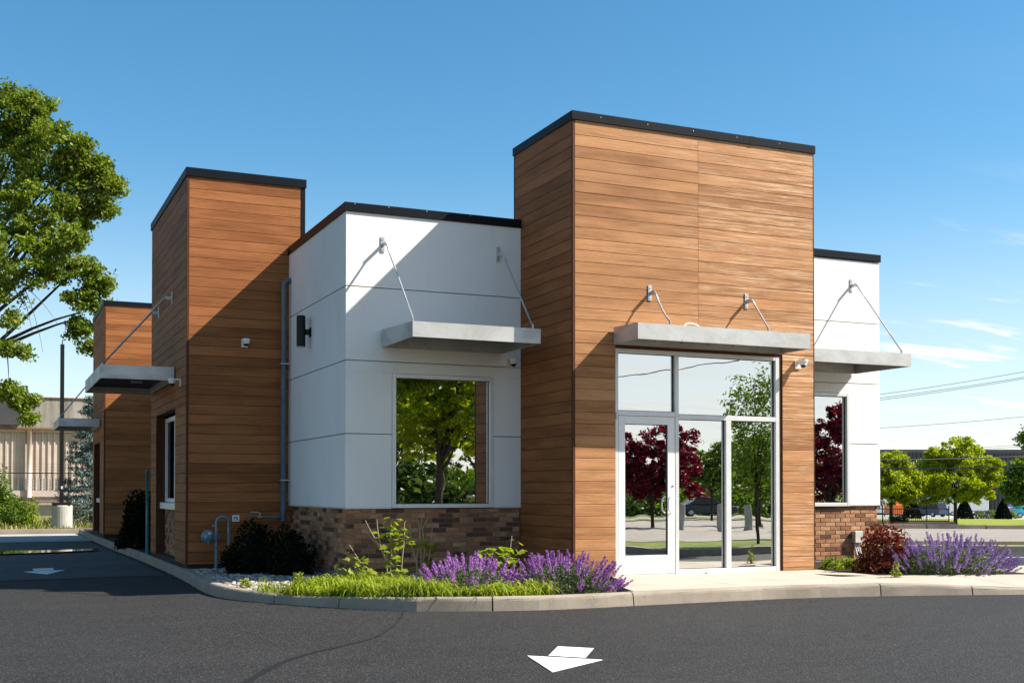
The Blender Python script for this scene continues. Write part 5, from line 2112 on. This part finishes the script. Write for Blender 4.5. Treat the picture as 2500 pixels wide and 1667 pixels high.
adopt(o, MB().box(-40, yb_ - 0.5, 0.60, 14, yb_ - 0.21, 0.72).build('dock_rail', M['rust']))
adopt(o, MB().box(-40, yb_ - 0.1, -0.2, 14, yb_ + 0.8, 0.799).build('foundation', M['conc']))
mb = MB()
for k in range(100):
    x = -20 + k * 0.313 + 0.095
    mb.box(x, yb_ - 0.03, 1.32, x + 0.213, yb_ - 0.002, 1.95)
adopt(o, mb.build('louvre', M['parapet']))
dp = at(71, 65.6, 0)
adopt(o, MB().tube([(dp.x, yb_ - 0.28, 0.9), (dp.x, yb_ - 0.28, z_par0 - 0.12)], 0.13, 10).build('drainpipe', M['beige'], None, True))
adopt(o, MB().cbox(at(4, 65, 0).x - 2.6, yb_ - 0.55, 4.9, at(4, 65, 0).x + 0.9, yb_ - 0.36, 6.35, 0.02).build('metal_hatch', M['charcoal']))

# chain-link fence: posts, rails and woven wire as real wires
fy = 50.0
f0, f1 = -8.0, 8.0
o = thing('chain_link_fence', (0, fy, 0), 'rusty chain-link fence with top rail and wires in front of the beige building', 'fence')
for x in (-5.2, -1.25, 3.0, 7.2):
    adopt(o, MB().tube([(x, fy, -0.1), (x, fy, 2.35)], 0.030, 7).build('post', M['rust']))
adopt(o, MB().tube([(f0, fy, 1.98), (f1, fy, 1.98)], 0.022, 6).build('top_rail', M['rust']))
mb = MB()
for z in (2.12, 2.23, 2.34):
    mb.tube([(f0, fy, z), (f1, fy, z)], 0.004, 3, False)
adopt(o, mb.build('barbed_wire', M['rust']))
mb = MB()
step = 0.14
k = 0
x = f0 - 2.0
while x < f1:
    for sgn in (1, -1):
        xa, xb = (x, x + 1.95) if sgn > 0 else (x + 1.95, x)
        mb.v += [(xa - 0.004, fy, 0.02), (xa + 0.004, fy, 0.02), (xb + 0.004, fy, 1.97), (xb - 0.004, fy, 1.97)]
        n = len(mb.v)
        mb.f.append((n - 4, n - 3, n - 2, n - 1))
    x += step
o_ = adopt(o, mb.build('wire_mesh', M['steel']))
o_['kind'] = 'stuff'

# ------------------------------------------------------------------ right background
# charcoal warehouse
c0 = at(2080, 182, 0)
zb_ = -2.5
ztw = EYE + (1198 - 1099) * 182 / F_PX


def rotbox(mb, a0, a1, d0, d1, z0, z1):
    p = [strip(a0, d0), strip(a1, d0), strip(a1, d1), strip(a0, d1)]
    mb.prism(p, z0, z1)


o = thing('charcoal_warehouse', (c0.x, c0.y, zb_), 'long charcoal metal warehouse with a strip window behind the trees', 'building')
mb = MB()
rotbox(mb, 40, 120, 182, 230, zb_ - 0.5, ztw)
adopt(o, mb.build('wall', M['charcoal']))
mb = MB()
rotbox(mb, 39.8, 120, 181.6, 181.95, ztw - 0.5, ztw + 0.1)
adopt(o, mb.build('eaves', M['charcoal']))
mb = MB()
for k in range(130):
    rotbox(mb, 41 + k * 0.6, 41.22 + k * 0.6, 181.85, 181.999, zb_, ztw - 0.52)
adopt(o, mb.build('wall_rib', M['charcoal']))


def a_of(px, dep):
    return (px - 1250) / F_PX * dep


zw1, zw0 = EYE + (1198 - 1117) * 181 / F_PX, EYE + (1198 - 1128) * 181 / F_PX
for k, (pa, pb) in enumerate(((2360, 2377), (2378, 2394), (2396, 2412), (2414, 2430))):
    mb = MB()
    rotbox(mb, a_of(pa, 181.4), a_of(pb + 1.2, 181.4), 181.4, 181.84, zw0 - 0.12, zw1 + 0.12)
    w_ = adopt(o, mb.build('window_frame', M['alu']))
    mb = MB()
    rotbox(mb, a_of(pa, 181.4) + 0.09, a_of(pb + 1.2, 181.4) - 0.09, 181.35, 181.395, zw0, zw1)
    q_ = mb.build('pane', M['darkwin'])
    q_.parent = w_

# iron fence
fz = 69.5
o = thing('iron_fence', at(2250, fz, -0.7), 'black iron picket fence in front of the two lime-green trees', 'fence')
a0, a1 = a_of(2100, fz), a_of(2316, fz)
mb = MB()
n = 46
for k in range(n):
    a = a0 + (a1 - a0) * k / (n - 1)
    x, y = strip(a, fz)
    z = gz(x, y) + 0.12
    MBp = mb.tube([(x, y, z), (x, y, z + 0.95)], 0.016, 4)
pk = adopt(o, mb.build('pickets', M['black']))
for k in range(5):
    a = a0 + (a1 - a0) * k / 4
    x, y = strip(a, fz)
    z = gz(x, y) + 0.08
    adopt(o, MB().tube([(x, y, z), (x, y, z + 1.15)], 0.045, 4).build('post', M['black']))
for zz_ in (0.22, 0.92):
    xa, ya = strip(a0, fz)
    xb, yb2 = strip(a1, fz)
    adopt(o, MB().tube([(xa, ya, gz(xa, ya) + zz_ + 0.1), (xb, yb2, gz(xb, yb2) + zz_ + 0.1)], 0.025, 4).build('rail', M['black']))


def gpt(px, dep):
    p = at(px, dep)
    return Vector((p.x, p.y, gz(p.x, p.y) + 0.08))


bush('round_bush', 'dark green rounded bush at the foot of the iron fence', gpt(2194, 67.5), (0.62, 0.5, 0.62), 2600, 0.07, 'leaf_dark')
mb = MB()
p = [strip(a_of(2110, 61), 60.4), strip(a_of(2330, 61), 60.4), strip(a_of(2325, 70), 69.8), strip(a_of(2110, 70), 69.8)]
mb.prism(p, gz(*p[1]) + 0.0, gz(*p[1]) + 0.16)
tag(mb.build('mulch_bed', M['soil']), kind='structure')


def cone_shrub(px, dep, h, r, label):
    b = gpt(px, dep)
    o = thing('cone_shrub', b, label, 'shrub', 'clipped dark cone shrubs at the far edge of the lawn')
    n = 6000
    t = RNG.random(n)
    a = RNG.random(n) * 6.283
    R_ = r * (1 - t ** 1.5) * (0.8 + 0.2 * RNG.random(n))
    P = np.stack([b.x + np.cos(a) * R_, b.y + np.sin(a) * R_, b.z + t * h], axis=1)
    adopt(o, quads_mesh('foliage', leaves(P, 0.14, 0.6), M['leaf_dark']))
    adopt(o, MB().tube([b, b + Vector((0, 0, h * 0.9))], [0.06, 0.01], 5).build('stem', M['bark']))


cone_shrub(2354, 112, 2.1, 0.85, 'dark cone shrub left of the picnic table')
cone_shrub(2448, 112, 1.9, 0.8, 'dark cone shrub right of the picnic table, beside the mural van')
cone_shrub(2226, 112, 2.2, 0.9, 'dark cone shrub between the orange canopy and the blue car')
for px, lab in ((2414, 'small round clipped bush behind the picnic table'), (2395, 'small round bush at the left end of the picnic table'), (2432, 'small round bush right of the picnic table'), (2466, 'small round bush beside the thin tree trunk')):
    bush('clipped_bush', lab, gpt(px, 118), (0.7, 0.7, 0.75), 900, 0.15, 'leaf_mid')

# picnic tables
for px, dep, lab in ((2397, 112, 'left picnic table on the far edge of the lawn'), (2424, 114, 'right picnic table on the far edge of the lawn')):
    b = gpt(px, dep)
    o = thing('picnic_table', b, lab, 'picnic table', 'picnic tables beyond the lawn')
    ex = RT
    ey = Vector((FW.x, FW.y, 0)).normalized()

    def bx(u0, u1, v0, v1, z0, z1):
        mb = MB()
        mb.prism([tuple((b + ex * u + ey * v).to_2d()) for u, v in ((u0, v0), (u1, v0), (u1, v1), (u0, v1))], b.z + z0, b.z + z1)
        return mb
    adopt(o, bx(-0.95, 0.95, -0.4, 0.4, 0.72, 0.78).build('table_top', M['timber']))
    for s in (-1, 1):
        adopt(o, bx(-0.95, 0.95, s * 0.75 - 0.14, s * 0.75 + 0.14, 0.42, 0.47).build('bench', M['timber']))
    for u in (-0.7, 0.7):
        for s in (-1, 1):
            adopt(o, MB().tube([b + ex * u + ey * s * 0.7, b + ex * (u * 0.8) + ey * s * 0.15 + Vector((0, 0, 0.72))], 0.06, 4).build('leg', M['timber']))


# vehicles
def car(name, label, base, heading, mat, length=4.5, width=1.8, height=1.5, suv=False, cat='car', van=False):
    b = Vector(base)
    o = thing(name, b, label, cat)
    fx = Vector((math.cos(heading), math.sin(heading), 0))
    sx = Vector((-fx.y, fx.x, 0))
    L2 = length / 2
    if van:
        prof = [(-L2, 0.35), (-L2, height), (L2 * 0.55, height), (L2 * 0.78, height * 0.62), (L2, height * 0.48), (L2, 0.35)]
    elif suv:
        prof = [(-L2, 0.38), (-L2 * 0.99, 0.95), (-L2 * 0.90, 1.02), (L2 * 0.45, 1.02), (L2 * 0.95, 0.86), (L2, 0.45), (L2 * 0.95, 0.30), (-L2 * 0.97, 0.30)]
    else:
        prof = [(-L2, 0.45), (-L2 * 0.98, 0.88), (-L2 * 0.6, 0.92), (L2 * 0.40, 0.90), (L2 * 0.92, 0.72), (L2, 0.42), (L2 * 0.95, 0.26), (-L2 * 0.96, 0.26)]

    def extr(prof, w0, name, mat, inset=0.0):
        mb = MB()
        n = len(prof)
        for s in (-1, 1):
            for (u, z) in prof:
                p = b + fx * u + sx * s * (w0 / 2) + Vector((0, 0, z))
                mb.v.append(tuple(p))
        mb.f.append(tuple(range(n)))
        mb.f.append(tuple(reversed(range(n, 2 * n))))
        for i in range(n):
            j = (i + 1) % n
            mb.f.append((i, n + i, n + j, j))
        ob = mb.build(name, mat)
        md = ob.modifiers.new('bevel', 'BEVEL')
        md.width = 0.06
        md.segments = 2
        adopt(o, ob)
        return ob
    extr(prof, width, 'body', mat)
    if not van:
        h0 = 0.99 if suv else 0.88
        if suv:
            g = [(-L2 * 0.93, h0), (-L2 * 0.80, height - 0.06), (L2 * 0.12, height - 0.06), (L2 * 0.46, h0)]
            rf = [(-L2 * 0.84, height - 0.08), (-L2 * 0.78, height), (L2 * 0.08, height), (L2 * 0.15, height - 0.08)]
        else:
            g = [(-L2 * 0.72, h0), (-L2 * 0.38, height - 0.05), (L2 * 0.10, height - 0.05), (L2 * 0.46, h0)]
            rf = [(-L2 * 0.40, height - 0.07), (-L2 * 0.32, height), (L2 * 0.05, height), (L2 * 0.13, height - 0.07)]
        extr(g, width * 0.86, 'windows', M['darkwin'])
        extr(rf, width * 0.84, 'roof', mat)
    for s in (-1, 1):
        for u in (-L2 * 0.62, L2 * 0.62):
            c = b + fx * u + sx * s * (width / 2 - 0.10) + Vector((0, 0, 0.32))
            wl_ = adopt(o, MB().lathe([(0.26, 0), (0.32, 0.02), (0.32, 0.2), (0.26, 0.22)], c - sx * s * 0.11, sx * s, 16).build('wheel', M['tyre']))
            adopt(o, MB().lathe([(0.19, 0.221), (0.17, 0.228)], c - sx * s * 0.11, sx * s, 12).build('rim', M['rim']))
        for u, mt, nm in ((-L2 * 0.985, 'redlamp', 'tail_light'), (L2 * 0.965, 'pvc', 'headlight')):
            c = b + fx * u + sx * s * (width / 2 - 0.22)
            zc_ = (0.86 if suv else 0.74) if u < 0 else 0.66
            adopt(o, MB().cbox(c.x - 0.09, c.y - 0.09, c.z + zc_ - 0.08, c.x + 0.09, c.y + 0.09, c.z + zc_ + 0.08, 0.01).build(nm, M[mt]))
    return o


hd = math.atan2(FW.y, FW.x)
car('parked_car', 'blue sport utility car parked beyond the iron fence', gpt(2265, 138), hd + 0.55, M['blue_car'], 4.5, 1.85, 1.68, True)
for px, dep, lab in ((2352, 160, 'white truck parked behind the larger lime-green tree'), (2300, 166, 'white truck half hidden by leaves above the blue car'), (2160, 160, 'white truck beside the white wall behind the left tree trunk')):
    b = gpt(px, dep)
    o = car('parked_truck', lab, b, hd + 1.57, M['white_car'], 6.0, 2.1, 2.6, cat='truck', van=True)
o = car('mural_van', 'colourful painted van with turquoise and blue shapes at the right edge', gpt(2528, 128), hd + 1.57, M['mural'], 7.0, 2.2, 2.0, cat='van', van=True)
# orange pop-up canopy / tent
b = gpt(2198, 132)
o = thing('orange_tent', b, 'bright orange tent canopy behind the left lime-green tree', 'tent')
ex = RT
ey = Vector((FW.x, FW.y, 0)).normalized()
for u in (-1.4, 1.4):
    for v in (-1.2, 1.2):
        adopt(o, MB().tube([b + ex * u + ey * v, b + ex * u + ey * v + Vector((0, 0, 1.6))], 0.04, 5).build('leg', M['black']))
mb = MB()
q = [b + ex * u + ey * v + Vector((0, 0, 0.35)) for u, v in ((-1.45, -1.25), (1.45, -1.25), (1.45, 1.25), (-1.45, 1.25))]
q2 = [p + Vector((0, 0, 1.0)) for p in q]
apex = b + Vector((0, 0, 2.0))
mb.v += [tuple(p) for p in q + q2 + [apex]]
mb.f += [(0, 1, 5, 4), (1, 2, 6, 5), (2, 3, 7, 6), (3, 0, 4, 7), (4, 5, 8), (5, 6, 8), (6, 7, 8), (7, 4, 8)]
adopt(o, mb.build('tent_cover', M['orange']))
# red road sign
b = gpt(2420, 135)
o = thing('red_sign', b, 'small red and white sign on a post in front of the warehouse', 'sign')
adopt(o, MB().tube([b, b + Vector((0, 0, 3.6))], 0.05, 5).build('post', M['black']))
c = b + Vector((0, 0, 3.75)) - Vector((FW.x, FW.y, 0)) * 0.08
mb = MB()
pp = [c + RT * (0.5 * math.cos(math.pi / 8 + k * math.pi / 4)) + Vector((0, 0, 0.5 * math.sin(math.pi / 8 + k * math.pi / 4))) for k in range(8)]
pq = [p_ + Vector((FW.x, FW.y, 0)) * 0.04 for p_ in pp]
mb.v += [tuple(p_) for p_ in pp + pq]
mb.f += [tuple(range(8)), tuple(reversed(range(8, 16)))] + [(i, 8 + i, 8 + (i + 1) % 8, (i + 1) % 8) for i in range(8)]
adopt(o, mb.build('sign_plate', M['red']))
mb = MB()
for k in range(4):
    cc = c - Vector((FW.x, FW.y, 0)) * 0.02 + RT * (-0.26 + 0.17 * k)
    mb.prism([tuple((cc + RT * u + Vector((FW.x, FW.y, 0)) * v).to_2d()) for u, v in ((0, 0), (0.09, 0), (0.09, 0.01), (0, 0.01))], c.z - 0.12, c.z + 0.12)
adopt(o, mb.build('lettering', M['pvc']))

# overhead wires
def wire(p0, p1, sag, r, label):
    pts = []
    for i in range(25):
        t = i / 24
        p = p0.lerp(p1, t)
        p.z -= sag * 4 * t * (1 - t)
        pts.append(p)
    o = MB().tube(pts, r, 4, False).build('power_line', M['wire'])
    tag(o, label, 'power line', 'overhead wires right of the building')


for (ya, yb3, dep, lab) in ((948, 898, 60, 'uppermost overhead wire in the sky right of the building'), (957, 911, 60, 'second overhead wire from the top, right of the building'), (962, 915, 61, 'third overhead wire from the top, just below the second'),
                            (1031, 1007, 66, 'single overhead wire halfway between the upper three and the roofline'), (1094, 1076, 80, 'thin wire just above the warehouse roof, upper of two'), (1097, 1081, 80, 'thin wire just above the warehouse roof, lower of two'),
                            (1108, 1102, 62, 'dark wire crossing the warehouse front below its roof'), (1129, 1127, 62, 'dark wire crossing the trees below the strip window')):
    p0 = at(1900, dep, py=ya + (ya - yb3) * 0.75 + 6)
    p1 = at(2750, dep * 0.98, py=yb3 - (ya - yb3) * 0.8)
    wire(p0, p1, 0.25, 0.012 if dep != 62 else 0.026, lab)

# ------------------------------------------------------------------ what the glass reflects (in front of the building, beside and behind the photographer)
sheet('island_grass', M['grass_dull'], lin(12.2, 21, 10), lin(4.6, 7.6, 5), 0.13)
ik = MB()
for a, b, c, d in ((12.0, 4.4, 21.2, 4.59), (12.0, 7.61, 21.2, 7.8), (12.0, 4.6, 12.19, 7.6), (21.01, 4.6, 21.2, 7.6)):
    ik.box(a, b, -0.6, c, d, 0.14)
tag(ik.build('island_kerb', M['kerb']), kind='structure')
sheet('verge_lawn', M['grass_dull'], lin(10, 150, 30), lin(-150, -60.0, 12), 0.03)
sheet('light_pavement', M['road'], lin(11.6, 60, 30), lin(-22, 4.3, 20), 0.008)
sheet('park_lawn', M['grass_dull'], lin(8, 60, 20), lin(-40, -34.0, 5), 0.04)


def mir(px, dep, plane):
    """real ground point whose mirror image in the Y-plane shows at photo column px and mirrored depth dep"""
    p = at(px, dep)
    x, y = p.x, 2 * plane - p.y
    return Vector((x, y, gz(x, y)))


def rtree(label, px, dep, plane, height, rad, mat, nleaf, trunk=1.4, tr=0.12, lsize=0.13, name='tree', shape=1.0, dens=300):
    b = mir(px, dep, plane)
    lob = []
    cz = (trunk + height) / 2
    hh = (height - trunk) / 2
    for (u, v, w_, s) in ((0, 0, 0, 0.75), (-0.5, 0.2, -0.2, 0.5), (0.5, -0.2, 0.1, 0.5), (0.1, 0.4, 0.5, 0.45), (-0.3, -0.4, 0.35, 0.45), (0.35, 0.3, -0.45, 0.45), (-0.1, -0.3, -0.5, 0.5)):
        lob.append(((b.x + u * rad, b.y + v * rad, b.z + cz + w_ * hh), (s * rad, s * rad, s * hh * shape), 1.0))
    return tree(name, label, b, lob, trunk + 0.5, tr, dens, nleaf, lsize, mat, crad=0.24, shell=0.35, nlimb=12)


PE = YT + 0.08
rtree('slender green tree on the grass island, mirrored in the right storefront pane', 1846, 25.5, PE, 4.2, 0.72, 'leaf_mid', 4800, 1.1, 0.05, 0.075)
rtree('crimson-leaved tree mirrored in the glass of the door', 1590, 46, PE, 4.1, 2.5, 'leaf_red', 26000, 0.9, 0.12, 0.13)
rtree('crimson-leaved tree mirrored in the right-hand window', 2030, 46, YW, 5.3, 2.6, 'leaf_red', 26000, 0.7, 0.12, 0.13)
rtree('green tree mirrored behind the crimson tree in the middle pane', 1735, 70, PE, 4.9, 1.9, 'leaf_mid', 12000, 1.4, 0.14, 0.15)
rtree('leafy green tree mirrored in the right storefront pane', 1850, 52, PE, 4.4, 1.5, 'leaf_mid', 9000, 1.2, 0.12, 0.13)
rtree('tall green tree mirrored in the left white-wall window', 1075, 38, YW, 8.6, 2.6, 'leaf_lime', 34000, 2.0, 0.17, 0.15, dens=700)
rtree('second green tree mirrored at the right of the left window', 1180, 44, YW, 8.0, 2.8, 'leaf_mid', 22000, 1.7, 0.16, 0.15, dens=450)
rtree('green tree mirrored at the left of the left window', 960, 46, YW, 8.4, 3.0, 'leaf_mid', 20000, 2.2, 0.16, 0.16, dens=450)
for k, (px, dep, r_, h_, mt) in enumerate(((1000, 75, 6, 4, 'leaf_deep'), (1130, 80, 6, 3.2, 'leaf_mid'), (1700, 120, 9, 5, 'leaf_deep'), (1850, 110, 9, 5.5, 'leaf_mid'), (1560, 130, 9, 5, 'leaf_deep'), (2030, 120, 10, 7, 'leaf_deep'))):
    p = mir(px, dep, YW if px < 1200 or px > 1990 else PE)
    bush('hedge_thicket', ('far green thicket mirrored low in the left window', 'far green thicket mirrored right of centre in the left window', 'far thicket mirrored in the middle storefront pane', 'far thicket mirrored in the right storefront pane', 'far thicket mirrored in the door glass', 'far thicket mirrored in the right-hand window')[k],
         p, (r_, r_ * 0.5, h_), 5000, 0.45, mt)
p = mir(1722, 88, PE)
car('parked_car', 'dark sedan mirrored in the middle storefront pane', p, 0.2, M['dark_car'], 4.6, 1.8, 1.42)
for k, px in enumerate((1668, 1757, 1822)):
    p = mir(px, 42, PE)
    o = MB().lathe([(0.12, -0.1), (0.12, 0.86), (0.10, 0.9)], p, (0, 0, 1), 12).build('bollard', M['conc'])
    tag(o, ('tan bollard mirrored left of the dark sedan', 'tan bollard mirrored right of the dark sedan', 'tan bollard mirrored beside the slender tree')[k], 'bollard', 'bollards across the lot')
# utility pole and wires seen in the storefront transoms
p = mir(1655, 95, PE)
o = thing('utility_pole', p, 'wooden utility pole with crossarm mirrored in the glass above the door', 'utility pole')
adopt(o, MB().tube([p, p + Vector((0, 0, 7.0))], [0.14, 0.10], 8).build('shaft', M['bark']))
adopt(o, MB().cbox(p.x - 1.1, p.y - 0.06, p.z + 6.4, p.x + 1.1, p.y + 0.06, p.z + 6.55, 0.01).build('crossarm', M['bark']))
adopt(o, MB().lathe([(0.2, 0), (0.22, 0.05), (0.22, 0.6), (0.18, 0.65)], p + Vector((0.35, 0, 5.3)), (0, 0, 1), 12).build('transformer', M['boxgrey']))
pa, pb = mir(1300, 60, PE), mir(2200, 60, PE)
pa.z, pb.z = 6.8, 9.6
o = MB().tube([pa.lerp(pb, i / 20) - Vector((0, 0, 1.6 * (i / 20) * (1 - i / 20))) for i in range(21)], 0.025, 4, False).build('power_line', M['wire'])
tag(o, 'wire mirrored slanting across the glass above the door', 'power line', 'overhead wires behind the photographer')

for k, (x, y, h_) in enumerate(((-13.5, 25.0, 12.0), (-15.0, 34.0, 13.0), (-12.5, 43.0, 12.0))):  # unseen trees added to cut sky light on the lane and left towers
    lob = [((x + u * 2.6, y + v * 2.6, h_ * (0.62 + 0.2 * w_)), (2.6, 2.6, h_ * 0.26), 1.0) for u, v, w_ in ((0, 0, 0.6), (-1, 0.2, -0.3), (0.9, -0.5, -0.2), (0.1, 1.0, -0.4), (-0.3, -1.0, 0.2))]
    tree('added_shade_tree', ('nearest added tree, out of view, shading the drive-through lane from the west', 'middle added tree, out of view, shading the drive-through lane from the west', 'farthest added tree, out of view, shading the drive-through lane from the west')[k], (x, y, -0.03), lob, 4.0, 0.25, 150, 9000, 0.34, 'leaf_deep', crad=0.8, shell=0.3, nlimb=8)
tot = sum(len(m_.polygons) for m_ in bpy.data.meshes)
print('polygons', tot, 'objects', len(bpy.data.objects))
